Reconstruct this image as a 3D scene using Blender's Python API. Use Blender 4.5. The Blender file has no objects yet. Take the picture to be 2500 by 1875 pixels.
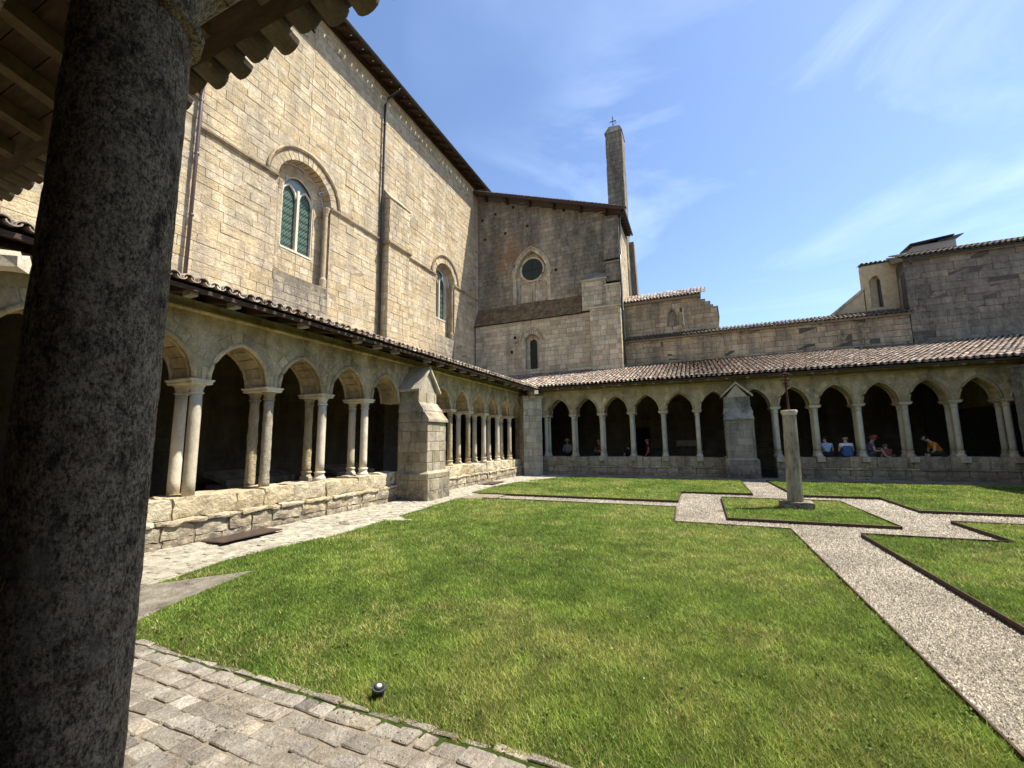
import bpy, math, random
import numpy as np
from mathutils import Vector, Matrix
from mathutils.geometry import tessellate_polygon

random.seed(7); np.random.seed(7)
rnd = random.uniform
sc = bpy.context.scene
COL = sc.collection
# ------------------------------------------------------------------ camera, world, sun, exposure
EYE = Vector((0, 0, 1.7)); FPX = 1038.72; YAW, PIT, ROL = -0.407434, 0.1332416, -0.0137007
fwd = Vector((math.sin(YAW)*math.cos(PIT), math.cos(YAW)*math.cos(PIT), math.sin(PIT)))
r0 = Vector((math.cos(YAW), -math.sin(YAW), 0)); u0 = r0.cross(fwd)
rgt = math.cos(ROL)*r0 + math.sin(ROL)*u0; upv = -math.sin(ROL)*r0 + math.cos(ROL)*u0
cam = bpy.data.cameras.new('camera'); camo = bpy.data.objects.new('camera', cam); COL.objects.link(camo)
cam.sensor_width = 36; cam.lens = 36*FPX/2500; cam.clip_end = 3000; cam.clip_start = .02
camo.matrix_world = Matrix(((rgt.x, upv.x, -fwd.x, 0), (rgt.y, upv.y, -fwd.y, 0), (rgt.z, upv.z, -fwd.z, EYE.z), (0, 0, 0, 1)))
sc.camera = camo
SUN = Vector((1, .5, 1.9)).normalized()
world = bpy.data.worlds.new('World'); sc.world = world; world.use_nodes = True
nt = world.node_tree; N = nt.nodes; L = nt.links; N.clear()
wo = N.new('ShaderNodeOutputWorld'); bg = N.new('ShaderNodeBackground'); bg.inputs['Strength'].default_value = .105
sky = N.new('ShaderNodeTexSky'); sky.sky_type = 'NISHITA'; sky.sun_disc = False
sky.sun_elevation = math.asin(SUN.z); sky.sun_rotation = math.atan2(SUN.x, SUN.y)
sky.air_density = 1.1; sky.dust_density = .55; sky.ozone_density = 3.2
tc = N.new('ShaderNodeTexCoord'); mp = N.new('ShaderNodeMapping')
mp.inputs['Rotation'].default_value = (math.radians(12), math.radians(-24), math.radians(35)); mp.inputs['Scale'].default_value = (1.3, 2.0, 3.6)
nz = N.new('ShaderNodeTexNoise'); nz.inputs['Scale'].default_value = 1.15; nz.inputs['Detail'].default_value = 9; nz.inputs['Roughness'].default_value = .58; nz.inputs['Distortion'].default_value = .7
n2 = N.new('ShaderNodeTexNoise'); n2.inputs['Scale'].default_value = 1.3; n2.inputs['Detail'].default_value = 2
cr = N.new('ShaderNodeMapRange'); cr.inputs['From Min'].default_value = .46; cr.inputs['From Max'].default_value = 1.22
cr2 = N.new('ShaderNodeMapRange'); cr2.inputs['From Min'].default_value = .38; cr2.inputs['From Max'].default_value = .58
mu = N.new('ShaderNodeMath'); mu.operation = 'MULTIPLY'
mx = N.new('ShaderNodeMixRGB'); mx.inputs[2].default_value = (7.2, 8.6, 10.4, 1)
tint = N.new('ShaderNodeMixRGB'); tint.blend_type = 'MULTIPLY'; tint.inputs[0].default_value = 1; tint.inputs[2].default_value = (1.0, 1.0, 1.06, 1)
L.new(tc.outputs['Generated'], mp.inputs['Vector']); L.new(mp.outputs[0], nz.inputs['Vector']); L.new(tc.outputs['Generated'], n2.inputs['Vector'])
L.new(nz.outputs[0], cr.inputs[0]); L.new(n2.outputs[0], cr2.inputs[0]); L.new(cr.outputs[0], mu.inputs[0]); L.new(cr2.outputs[0], mu.inputs[1])
L.new(sky.outputs[0], tint.inputs[1]); L.new(mu.outputs[0], mx.inputs[0]); L.new(tint.outputs[0], mx.inputs[1]); L.new(mx.outputs[0], bg.inputs[0]); L.new(bg.outputs[0], wo.inputs[0])
sl = bpy.data.lights.new('sun', 'SUN'); sl.energy = 5.0; sl.angle = math.radians(.53); sl.color = (1, .94, .83)
so = bpy.data.objects.new('sun', sl); COL.objects.link(so); so.rotation_euler = SUN.to_track_quat('Z', 'Y').to_euler(); so.location = SUN*60
vs = sc.view_settings; vs.view_transform = 'Standard'; vs.look = 'None'; vs.gamma = 1; vs.exposure = 1.0; vs.use_curve_mapping = False
sc.cycles.max_bounces = 6; sc.cycles.diffuse_bounces = 4; sc.cycles.glossy_bounces = 2; sc.cycles.transmission_bounces = 3
sc.cycles.caustics_reflective = False; sc.cycles.caustics_refractive = False

# ------------------------------------------------------------------ materials
def mat(name):
    m = bpy.data.materials.new(name); m.use_nodes = True; t = m.node_tree
    return m, t, t.nodes['Principled BSDF']
def nn(t, k, **kw):
    n = t.nodes.new(k)
    for a, b in kw.items():
        if a in n.inputs.keys() if hasattr(n.inputs, 'keys') else False: n.inputs[a].default_value = b
        else: setattr(n, a, b)
    return n
def noise(t, vec, scale, detail=4, rough=.55, dist=0):
    n = t.nodes.new('ShaderNodeTexNoise'); n.inputs['Scale'].default_value = scale; n.inputs['Detail'].default_value = detail
    n.inputs['Roughness'].default_value = rough; n.inputs['Distortion'].default_value = dist; t.links.new(vec, n.inputs['Vector']); return n.outputs[0]
def ramp(t, fac, stops):
    n = t.nodes.new('ShaderNodeValToRGB'); e = n.color_ramp.elements
    while len(e) < len(stops): e.new(.5)
    for k, (p, c) in zip(e, stops): k.position = p; k.color = (*c, 1) if len(c) == 3 else c
    t.links.new(fac, n.inputs[0]); return n.outputs[0]
def mrange(t, v, a, b, c=0, d=1):
    n = t.nodes.new('ShaderNodeMapRange'); n.clamp = True
    for k, x in zip(('From Min', 'From Max', 'To Min', 'To Max'), (a, b, c, d)): n.inputs[k].default_value = x
    t.links.new(v, n.inputs[0]); return n.outputs[0]
def mix(t, f, a, b, mode='MIX'):
    n = t.nodes.new('ShaderNodeMixRGB'); n.blend_type = mode
    for i, x in ((0, f), (1, a), (2, b)):
        if isinstance(x, (int, float)): n.inputs[i].default_value = x
        elif isinstance(x, tuple): n.inputs[i].default_value = (*x, 1)
        else: t.links.new(x, n.inputs[i])
    return n.outputs[0]
def math_(t, op, a, b=None):
    n = t.nodes.new('ShaderNodeMath'); n.operation = op
    for i, x in ((0, a), (1, b)):
        if x is None: continue
        if isinstance(x, (int, float)): n.inputs[i].default_value = x
        else: t.links.new(x, n.inputs[i])
    return n.outputs[0]
def pos(t, scale=(1, 1, 1)):
    g = t.nodes.new('ShaderNodeNewGeometry'); m = t.nodes.new('ShaderNodeMapping'); m.inputs['Scale'].default_value = scale
    t.links.new(g.outputs['Position'], m.inputs['Vector']); return m.outputs[0]
def attr3(t):
    a = t.nodes.new('ShaderNodeAttribute'); a.attribute_name = 'tint'; s = t.nodes.new('ShaderNodeSeparateXYZ'); t.links.new(a.outputs['Vector'], s.inputs[0]); return s.outputs
def bump(t, bsdf, h, dist, strength=1):
    b = t.nodes.new('ShaderNodeBump'); b.inputs['Distance'].default_value = dist; b.inputs['Strength'].default_value = strength
    t.links.new(h, b.inputs['Height']); t.links.new(b.outputs[0], bsdf.inputs['Normal'])
def stone(name, cols, stain=(.10, .09, .075), amount=.35, streak=1.0, pit=.012, grain=30, zlo=None, zhi=None, rust=None, lichen=None, patch=.45, vary=.11, mott=.2):
    """limestone: colour per block from the tint attribute, mottling, dirt patches and streaks, pits"""
    m, t, b = mat(name); p = pos(t); a = attr3(t)
    n = len(cols); c = ramp(t, a[0], [(i/(n-1), k) for i, k in enumerate(cols)])
    br = mrange(t, a[1], 0, 1, 1-vary, 1+vary)
    mid = mrange(t, noise(t, p, 2.6, 8, .72), .3, .7, 1-mott, 1+mott); fine = mrange(t, noise(t, p, grain, 5, .7), .3, .7, 1-mott*.9, 1+mott*.8)
    c = mix(t, 1, c, math_(t, 'MULTIPLY', math_(t, 'MULTIPLY', br, mid), fine), 'MULTIPLY')
    ps = pos(t, (1.6, 1.6, .35)); sm = mrange(t, noise(t, ps, .9*streak, 7, .68), .62-amount*.45, .85-amount*.35)
    sm = math_(t, 'MULTIPLY', sm, mrange(t, noise(t, p, 7, 6, .75), .3, .62, .35, 1))
    if zlo is not None:
        s = t.nodes.new('ShaderNodeSeparateXYZ'); t.links.new(p, s.inputs[0])
        sm = math_(t, 'MAXIMUM', sm, math_(t, 'MULTIPLY', mrange(t, s.outputs[2], zlo[0], zlo[1], zlo[2], 0), mrange(t, noise(t, p, 3, 7, .75), .36, .56)))
    if zhi is not None:
        s = t.nodes.new('ShaderNodeSeparateXYZ'); t.links.new(p, s.inputs[0])
        sm = math_(t, 'MAXIMUM', sm, math_(t, 'MULTIPLY', mrange(t, s.outputs[2], zhi[0], zhi[1], 0, zhi[2]), mrange(t, noise(t, p, 2.2, 7, .75), .36, .56)))
    c = mix(t, sm, c, stain)
    if rust:
        s = t.nodes.new('ShaderNodeSeparateXYZ'); t.links.new(p, s.inputs[0]); cx, cz, rx, rz = rust
        e = lambda o, k, r: math_(t, 'POWER', math_(t, 'DIVIDE', math_(t, 'SUBTRACT', o, k), r), 2.0)
        rm = mrange(t, math_(t, 'ADD', e(s.outputs[0], cx, rx), e(s.outputs[2], cz, rz)), .3, 1, 1, 0); ps3 = pos(t, (1, 1, .22))
        c = mix(t, math_(t, 'MULTIPLY', rm, mrange(t, noise(t, ps3, 5, 7, .7), .47, .56)), c, (.30, .155, .06))
    if lichen:
        c = mix(t, mrange(t, noise(t, p, 5, 8, .8), .60, .68, 0, .75), c, lichen)
    wrm = mrange(t, noise(t, p, 1.1, 5, .7), .58, .74, 0, patch); c = mix(t, wrm, c, (.52, .36, .17), 'MULTIPLY') if patch < .2 else mix(t, wrm, c, (.50, .37, .19))
    v = t.nodes.new('ShaderNodeTexVoronoi'); v.inputs['Scale'].default_value = 26; t.links.new(p, v.inputs['Vector'])
    pits = math_(t, 'MULTIPLY', mrange(t, v.outputs['Distance'], .0, .28, 1, 0), mrange(t, noise(t, p, 3.1, 4, .7), .54, .66))
    c = mix(t, math_(t, 'MULTIPLY', pits, .72), c, (.07, .05, .03))
    t.links.new(c, b.inputs['Base Color']); b.inputs['Roughness'].default_value = .92; b.inputs['Specular IOR Level'].default_value = .15
    h = math_(t, 'SUBTRACT', math_(t, 'ADD', noise(t, p, grain*.6, 6, .75), math_(t, 'MULTIPLY', noise(t, p, 5, 4), 1.2)), math_(t, 'MULTIPLY', pits, 1.0))
    bump(t, b, h, pit*1.6); return m
def plain(name, col, rough=.8, var=.25, scale=6, metal=0, grain=0, spec=.3, stretch=(1, 1, 1)):
    m, t, b = mat(name); p = pos(t, stretch)
    f = mrange(t, noise(t, p, scale, 5, .65), .3, .7, 1-var, 1+var)
    c = mix(t, 1, col, f, 'MULTIPLY'); t.links.new(c, b.inputs['Base Color'])
    b.inputs['Roughness'].default_value = rough; b.inputs['Metallic'].default_value = metal; b.inputs['Specular IOR Level'].default_value = spec
    if grain: bump(t, b, noise(t, p, scale*4, 5, .7), grain)
    return m
CREAM = [(.40, .32, .19), (.48, .40, .26), (.56, .48, .33), (.50, .45, .35), (.64, .56, .40)]
GREYS = [(.20, .175, .13), (.27, .235, .17), (.33, .29, .21), (.24, .22, .18), (.38, .34, .25)]
M = {}
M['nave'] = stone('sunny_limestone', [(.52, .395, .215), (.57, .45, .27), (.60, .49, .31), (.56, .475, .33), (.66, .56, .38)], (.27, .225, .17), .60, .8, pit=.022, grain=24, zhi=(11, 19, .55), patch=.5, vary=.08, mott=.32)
M['apron'] = stone('rain_stained_limestone', [(.38, .32, .23), (.43, .365, .265), (.50, .425, .31), (.36, .31, .24)], (.13, .115, .095), .75, 1.4, pit=.022, grain=24, lichen=(.58, .52, .42), patch=.3, mott=.34)
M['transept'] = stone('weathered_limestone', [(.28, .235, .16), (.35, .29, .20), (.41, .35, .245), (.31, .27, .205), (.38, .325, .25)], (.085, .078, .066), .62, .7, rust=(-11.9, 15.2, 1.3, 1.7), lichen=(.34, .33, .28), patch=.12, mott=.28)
M['clean'] = stone('pale_limestone', [(.40, .34, .235), (.48, .405, .28), (.56, .485, .345), (.42, .37, .28), (.60, .525, .385)], (.15, .13, .10), .33, .9, patch=.15)
M['back'] = stone('ochre_limestone', [(.38, .29, .17), (.45, .35, .21), (.49, .39, .245), (.35, .285, .195), (.48, .36, .205)], (.075, .067, .056), .5, .9, patch=.2)
M['grey'] = stone('grey_rubble_stone', [(.23, .20, .155), (.31, .265, .195), (.27, .24, .19), (.36, .305, .22)], (.08, .07, .057), .60, .8, lichen=(.33, .32, .28), patch=.12)
M['arcade'] = stone('arcade_limestone', [(.56, .43, .245), (.60, .475, .27), (.65, .525, .325), (.58, .475, .30), (.63, .50, .285)], (.20, .145, .07), .60, 1.2, zhi=(3.8, 4.4, .75), patch=.35, vary=.22, mott=.30)
M['column'] = stone('column_limestone', [(.50, .44, .33), (.55, .49, .37), (.60, .53, .41)], (.22, .18, .11), .3, 1.6, pit=.006, grain=60, patch=.2)
M['pitted'] = stone('pitted_limestone', [(.48, .38, .22), (.54, .44, .27), (.50, .45, .34)], (.17, .13, .08), .35, 2, pit=.07, grain=28, patch=.5)
M['shaftst'] = stone('streaked_grey_limestone', [(.52, .45, .33), (.60, .53, .40)], (.17, .13, .085), .50, 5, pit=.02, grain=40, lichen=(.5, .47, .38), patch=.15)
M['low'] = stone('low_wall_limestone', [(.50, .41, .25), (.56, .48, .33), (.60, .53, .38), (.54, .44, .26)], (.17, .145, .115), .30, 1.5, pit=.035, grain=22, zlo=(.15, .62, .9), lichen=(.62, .58, .47), patch=.4)
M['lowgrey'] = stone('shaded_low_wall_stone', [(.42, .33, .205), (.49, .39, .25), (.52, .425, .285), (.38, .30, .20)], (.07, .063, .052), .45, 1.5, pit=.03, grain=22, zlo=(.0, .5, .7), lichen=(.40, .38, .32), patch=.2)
M['pier'] = stone('buttress_limestone', [(.34, .28, .18), (.42, .35, .23), (.46, .40, .29), (.50, .43, .29), (.36, .32, .25)], (.085, .078, .065), .48, 1.1, zlo=(.3, 1.1, .9), lichen=(.48, .46, .40), patch=.3)
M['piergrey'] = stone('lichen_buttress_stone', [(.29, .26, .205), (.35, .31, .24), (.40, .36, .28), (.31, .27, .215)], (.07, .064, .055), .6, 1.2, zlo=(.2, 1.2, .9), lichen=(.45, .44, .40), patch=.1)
def forem():
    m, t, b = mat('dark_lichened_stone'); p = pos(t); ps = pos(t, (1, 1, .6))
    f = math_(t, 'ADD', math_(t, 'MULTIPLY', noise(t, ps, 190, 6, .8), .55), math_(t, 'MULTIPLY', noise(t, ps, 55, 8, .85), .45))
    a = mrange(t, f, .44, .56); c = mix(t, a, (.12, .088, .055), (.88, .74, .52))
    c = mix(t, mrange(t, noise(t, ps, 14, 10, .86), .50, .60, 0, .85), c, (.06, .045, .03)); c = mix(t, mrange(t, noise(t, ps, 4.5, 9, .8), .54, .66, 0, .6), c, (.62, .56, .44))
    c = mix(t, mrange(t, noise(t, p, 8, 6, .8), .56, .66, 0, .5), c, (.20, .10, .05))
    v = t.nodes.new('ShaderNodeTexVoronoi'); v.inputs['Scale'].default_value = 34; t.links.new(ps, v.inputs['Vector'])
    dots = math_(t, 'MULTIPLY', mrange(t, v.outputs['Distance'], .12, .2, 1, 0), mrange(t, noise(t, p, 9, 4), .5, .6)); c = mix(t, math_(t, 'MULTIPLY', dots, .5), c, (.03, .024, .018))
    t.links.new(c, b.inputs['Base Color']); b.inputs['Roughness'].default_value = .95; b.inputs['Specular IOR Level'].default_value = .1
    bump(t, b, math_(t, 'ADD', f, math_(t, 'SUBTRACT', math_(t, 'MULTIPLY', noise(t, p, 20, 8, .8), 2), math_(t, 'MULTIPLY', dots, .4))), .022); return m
M['fore'] = forem()
M['mortar'] = plain('lime_mortar', (.20, .165, .11), .95, .3, 5)
M['mortarwarm'] = plain('worn_mortar', (.30, .235, .15), .95, .4, 3)
M['mortarlight'] = plain('pale_mortar', (.44, .39, .29), .95, .2, 8)
M['mortardark'] = plain('dark_mortar', (.09, .078, .06), .95, .3, 5)
M['sett'] = stone('granite_sett', [(.38, .335, .27), (.44, .395, .325), (.56, .51, .43), (.48, .41, .315), (.38, .35, .31), (.50, .43, .345)], (.17, .145, .115), .50, 3, pit=.03, grain=45, patch=.25, mott=.30, vary=.26)
M['settpale'] = stone('pale_sett', [(.38, .345, .27), (.44, .40, .31), (.48, .44, .345), (.36, .335, .28)], (.19, .165, .125), .42, 3, pit=.02, grain=40, patch=.1)
M['slab'] = stone('paving_slab', [(.36, .32, .25), (.42, .375, .30)], (.12, .10, .075), .6, 3, pit=.03, grain=60, patch=.1)
M['tile'] = stone('clay_tile', [(.34, .25, .19), (.42, .34, .27), (.54, .46, .38), (.38, .32, .26), (.42, .27, .18), (.64, .57, .48)], (.07, .055, .045), .50, 3.5, pit=.004, grain=60, lichen=(.56, .53, .46), patch=.1, vary=.3)
M['tiledark'] = stone('old_clay_tile', [(.12, .088, .06), (.16, .12, .08), (.21, .165, .115), (.14, .115, .09)], (.06, .05, .04), .5, 3.5, pit=.004, grain=60, lichen=(.32, .29, .24), patch=.1)
M['lauze'] = stone('mossy_roof_slate', [(.14, .105, .065), (.19, .145, .09), (.24, .18, .11), (.22, .135, .06)], (.06, .05, .035), .5, 3, lichen=(.30, .20, .08), patch=.1)
M['wood'] = plain('old_oak', (.06, .036, .022), .8, .45, 9, grain=.004, stretch=(1, 1, 6))
M['board'] = plain('roof_board', (.06, .035, .020), .85, .5, 7, grain=.003, stretch=(.6, 3, 1))
M['rafter'] = plain('pale_rafter', (.12, .08, .045), .8, .4, 10, grain=.003)
M['woodgrey'] = plain('weathered_rafter_end', (.30, .26, .20), .9, .3, 12, grain=.004)
M['zinc'] = plain('brown_zinc_pipe', (.115, .085, .075), .45, .25, 4, metal=.3, spec=.5)
M['darkpipe'] = plain('dark_pipe', (.030, .028, .028), .4, .2, 4, metal=.4, spec=.5)
M['lead'] = plain('gutter_metal', (.06, .065, .07), .5, .3, 4, metal=.4)
M['steel'] = plain('corten_edging', (.075, .046, .03), .7, .35, 14, metal=.3)
M['plate'] = plain('rusty_steel_plate', (.10, .068, .058), .42, .35, 7, metal=.55, spec=.5, grain=.002)
M['iron'] = plain('rusty_iron', (.085, .035, .024), .75, .5, 40, metal=.4)
M['black'] = plain('black_iron', (.018, .018, .02), .5, .2, 10)
M['void'] = plain('dark_room', (.012, .010, .009), .95, .2, 2)
M['inner'] = stone('shade_darkened_stone', [(.19, .14, .08), (.21, .155, .088), (.175, .13, .075)], (.04, .034, .025), .5, .6, patch=.1)  # darker than the outer stone: the gallery's shade is put into the colour
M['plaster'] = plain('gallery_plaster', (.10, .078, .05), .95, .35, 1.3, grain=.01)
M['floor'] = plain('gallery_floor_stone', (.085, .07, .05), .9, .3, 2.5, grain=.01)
M['whitewood'] = plain('pale_window_stone', (.55, .50, .40), .8, .15, 8)
M['bluegl'] = plain('pale_blue_glazing', (.22, .28, .30), .25, .1, 2, spec=.6)
M['ochre'] = plain('ochre_render', (.52, .41, .25), .95, .22, 3, grain=.02)
M['cream'] = plain('chimney_render', (.42, .38, .32), .95, .1, 3)
def glass(name, c1, c2, ang):
    m, t, b = mat(name); g = t.nodes.new('ShaderNodeNewGeometry'); s = t.nodes.new('ShaderNodeSeparateXYZ'); t.links.new(g.outputs['Position'], s.inputs[0])
    h = math_(t, 'ADD', s.outputs[0], s.outputs[1])
    def lines(k):
        q = math_(t, 'MULTIPLY', math_(t, 'ADD', math_(t, 'MULTIPLY', h, k), math_(t, 'MULTIPLY', s.outputs[2], .8)), 7.5)
        q = math_(t, 'ABSOLUTE', math_(t, 'SUBTRACT', math_(t, 'FRACT', q), .5)); return mrange(t, q, .15, .08)
    ln = math_(t, 'MAXIMUM', lines(1), lines(-1)); lc_ = (.13, .17, .13) if name.startswith('leaded') else (.02, .024, .022)
    c = mix(t, noise(t, g.outputs['Position'], 6, 2), c1, c2); c = mix(t, ln, c, lc_); t.links.new(c, b.inputs['Base Color'])
    b.inputs['Roughness'].default_value = .35; b.inputs['Specular IOR Level'].default_value = .2; bump(t, b, noise(t, g.outputs['Position'], 9, 2), .012); return m
M['green'] = glass('leaded_green_glass', (.012, .042, .03), (.03, .08, .055), .8)
M['darkgl'] = glass('dark_leaded_glass', (.018, .035, .03), (.035, .06, .05), .8)
# vegetation, gravel
def attrmat(name, stops, rough=.7, transl=0, bright=(.6, 1.35)):
    m, t, b = mat(name); a = attr3(t); c = ramp(t, a[0], stops); c = mix(t, 1, c, mrange(t, a[1], 0, 1, *bright), 'MULTIPLY')
    t.links.new(c, b.inputs['Base Color']); b.inputs['Roughness'].default_value = rough; b.inputs['Specular IOR Level'].default_value = .25
    if transl:
        tr = t.nodes.new('ShaderNodeBsdfTranslucent'); t.links.new(c, tr.inputs[0]); ms = t.nodes.new('ShaderNodeMixShader'); ms.inputs[0].default_value = transl
        t.links.new(b.outputs[0], ms.inputs[1]); t.links.new(tr.outputs[0], ms.inputs[2]); t.links.new(ms.outputs[0], t.nodes['Material Output'].inputs[0])
    return m
M['grass'] = attrmat('lawn_grass', [(0, (.09, .155, .024)), (.35, (.18, .265, .042)), (.62, (.28, .345, .07)), (.82, (.39, .37, .12)), (1, (.50, .40, .20))], .6, .35, (.35, 1.75))
M['pebble'] = attrmat('pale_gravel', [(0, (.10, .083, .062)), (.3, (.20, .172, .13)), (.55, (.28, .245, .19)), (.8, (.36, .32, .255)), (1, (.50, .46, .38))], .85, 0, (.7, 1.15))
def turf():
    m, t, b = mat('turf'); p = pos(t)
    f = noise(t, p, 22, 8, .8); c = ramp(t, f, [(.3, (.03, .048, .010)), (.5, (.07, .105, .018)), (.7, (.13, .155, .034))])
    d = mrange(t, noise(t, p, .9, 6, .7), .55, .72, 0, .6); c = mix(t, d, c, (.19, .165, .06)); t.links.new(c, b.inputs['Base Color'])
    b.inputs['Roughness'].default_value = .95; b.inputs['Specular IOR Level'].default_value = .1; bump(t, b, noise(t, p, 60, 6, .8), .03); return m
M['turf'] = turf()
def gravelm():
    m, t, b = mat('gravel_bed'); p = pos(t); v = t.nodes.new('ShaderNodeTexVoronoi'); v.inputs['Scale'].default_value = 48; t.links.new(p, v.inputs['Vector'])
    s = t.nodes.new('ShaderNodeSeparateXYZ'); t.links.new(v.outputs['Color'], s.inputs[0])
    c = ramp(t, s.outputs[0], [(0, (.10, .085, .065)), (.4, (.24, .21, .17)), (.75, (.34, .305, .25)), (1, (.45, .41, .34))])
    c = mix(t, mrange(t, v.outputs['Distance'], .25, .65, 0, .85), c, (.12, .10, .085)); t.links.new(c, b.inputs['Base Color'])
    b.inputs['Roughness'].default_value = .95; b.inputs['Specular IOR Level'].default_value = .1; bump(t, b, math_(t, 'SUBTRACT', 1.0, v.outputs['Distance']), .02); return m
M['gravel'] = gravelm()
M['bedsand'] = plain('bedding_sand', (.235, .195, .14), .95, .4, 9, grain=.02)
M['earth'] = plain('dusty_earth', (.12, .096, .066), .95, .3, 6, grain=.02)

# ------------------------------------------------------------------ object helpers
WO = {}
def thing(name, loc, label=None, cat=None, group=None, kind=None, rz=0):
    o = bpy.data.objects.new(name, None); o.empty_display_size = .2; COL.objects.link(o); o.location = loc; o.rotation_euler.z = rz; WO[o] = Vector(loc)
    if label: o['label'] = label
    if cat: o['category'] = cat
    if group: o['group'] = group
    if kind: o['kind'] = kind
    return o
def link(name, V, F, m, parent=None, tint=None, smooth=False, kind=None, local=False, loc=None):
    V = np.asarray(V, dtype=float).reshape(-1, 3)
    if local: c = np.zeros(3)
    else:
        c = (V.min(0)+V.max(0))/2; c[2] = V[:, 2].min()
    V = V-c; me = bpy.data.meshes.new(name); me.from_pydata(V.tolist(), [], F); me.update()
    a = me.attributes.new('tint', 'FLOAT_VECTOR', 'FACE')
    if tint is None: tint = (rnd(0, 1), rnd(0, 1), rnd(0, 1))
    t = np.asarray(tint, dtype=float)
    if t.ndim == 1: t = np.tile(t, (len(me.polygons), 1))
    a.data.foreach_set('vector', t.ravel())
    if smooth: me.polygons.foreach_set('use_smooth', [True]*len(me.polygons))
    me.materials.append(M[m] if isinstance(m, str) else m)
    o = bpy.data.objects.new(name, me); COL.objects.link(o)
    if parent is not None:
        o.parent = parent
        if not local: WO[o] = Vector(c); o.location = Vector(c)-WO[parent]
    else: o.location = c; WO[o] = Vector(c)
    if kind: o['kind'] = kind
    return o
class MB:
    def __init__(s): s.V = []; s.F = []; s.T = []
    def add(s, V, F, tint=None):
        b = len(s.V); s.V += [tuple(v) for v in V]; s.F += [tuple(i+b for i in f) for f in F]
        if tint is None: tint = (rnd(0, 1), rnd(0, 1), rnd(0, 1))
        s.T += [tint]*len(F); return s
    def box(s, x0, x1, y0, y1, z0, z1, tint=None):
        V = [(x, y, z) for z in (z0, z1) for y in (y0, y1) for x in (x0, x1)]
        return s.add(V, [(0, 2, 3, 1), (4, 5, 7, 6), (0, 1, 5, 4), (2, 6, 7, 3), (0, 4, 6, 2), (1, 3, 7, 5)], tint)
    def hexa(s, P, tint=None):   # 4 bottom, 4 top (rings)
        return s.add(P, [(3, 2, 1, 0), (4, 5, 6, 7), (0, 1, 5, 4), (1, 2, 6, 5), (2, 3, 7, 6), (3, 0, 4, 7)], tint)
    def prism(s, A, B, tint=None):   # two matching rings
        n = len(A); return s.add(list(A)+list(B), [tuple(range(n))[::-1], tuple(range(n, 2*n))]+[(i, (i+1) % n, n+(i+1) % n, n+i) for i in range(n)], tint)
    def tube(s, path, r, n=8, tint=None, caps=True):
        P = [Vector(p) for p in path]; V = []
        for i, p in enumerate(P):
            d = (P[min(i+1, len(P)-1)]-P[max(i-1, 0)]).normalized(); a = d.cross(Vector((0, 0, 1)) if abs(d.z) < .9 else Vector((1, 0, 0))).normalized(); b = d.cross(a)
            rr = r[i] if isinstance(r, (list, tuple)) else r
            V += [p+rr*(math.cos(2*math.pi*k/n)*a+math.sin(2*math.pi*k/n)*b) for k in range(n)]
        F = [(i*n+k, i*n+(k+1) % n, (i+1)*n+(k+1) % n, (i+1)*n+k) for i in range(len(P)-1) for k in range(n)]
        if caps: F += [tuple(range(n))[::-1], tuple(range((len(P)-1)*n, len(P)*n))]
        return s.add(V, F, tint)
    def lathe(s, c, prof, n=16, tint=None, jit=0, sq=None):
        V = []
        for (r, z) in prof:
            for k in range(n):
                a = 2*math.pi*(k+.5)/n; j = 1+rnd(-jit, jit); V.append((c[0]+r*j*math.cos(a), c[1]+r*j*math.sin(a), c[2]+z))
        F = [(i*n+k, i*n+(k+1) % n, (i+1)*n+(k+1) % n, (i+1)*n+k) for i in range(len(prof)-1) for k in range(n)]
        F += [tuple(range(n))[::-1], tuple(range((len(prof)-1)*n, len(prof)*n))]
        return s.add(V, F, tint)
    def o(s, name, m, parent=None, **k):
        return link(name, s.V, s.F, m, parent, tint=s.T, **k)
def px(c):
    v = Vector(c)-EYE; d = v.dot(fwd)
    if d < .1: return None
    return (v.dot(rgt)/d*FPX, -v.dot(upv)/d*FPX, d)
def pieces(parent, name, P, m, limit=300, zmin=None, smooth=False, minpx=9):
    """P: list of (verts, faces). The ones that show largest become parts; the rest one part of kind stuff."""
    sc_ = []
    for i, (V, F) in enumerate(P):
        A = np.array(V); c = A.mean(0); q = px(c); s = 0
        if q and abs(q[0]) < 1290 and abs(q[1]) < 980 and (zmin is None or c[2] > zmin):
            ext = np.sort(A.max(0)-A.min(0))[::-1]; s = ext[0]/q[2]*FPX
        sc_.append((s, i))
    sc_.sort(reverse=True); own = [i for s, i in sc_[:limit] if s >= minpx]; ow = set(own)
    for i in own: link(name, P[i][0], P[i][1], m, parent, smooth=smooth)
    rest = MB()
    for i, (V, F) in enumerate(P):
        if i not in ow: rest.add(V, F)
    if rest.F: rest.o(name+'_rest' if False else name+'work' if name == 'stone' else name+'_field', m, parent, kind='stuff', smooth=smooth)
class Fr:
    """wall frame: u along the wall, n outwards, z up"""
    def __init__(s, O, U, Nn): s.O = Vector(O); s.U = Vector(U); s.N = Vector(Nn)
    def __call__(s, u, z, n=0): return s.O+s.U*u+s.N*n+Vector((0, 0, z))
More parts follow.
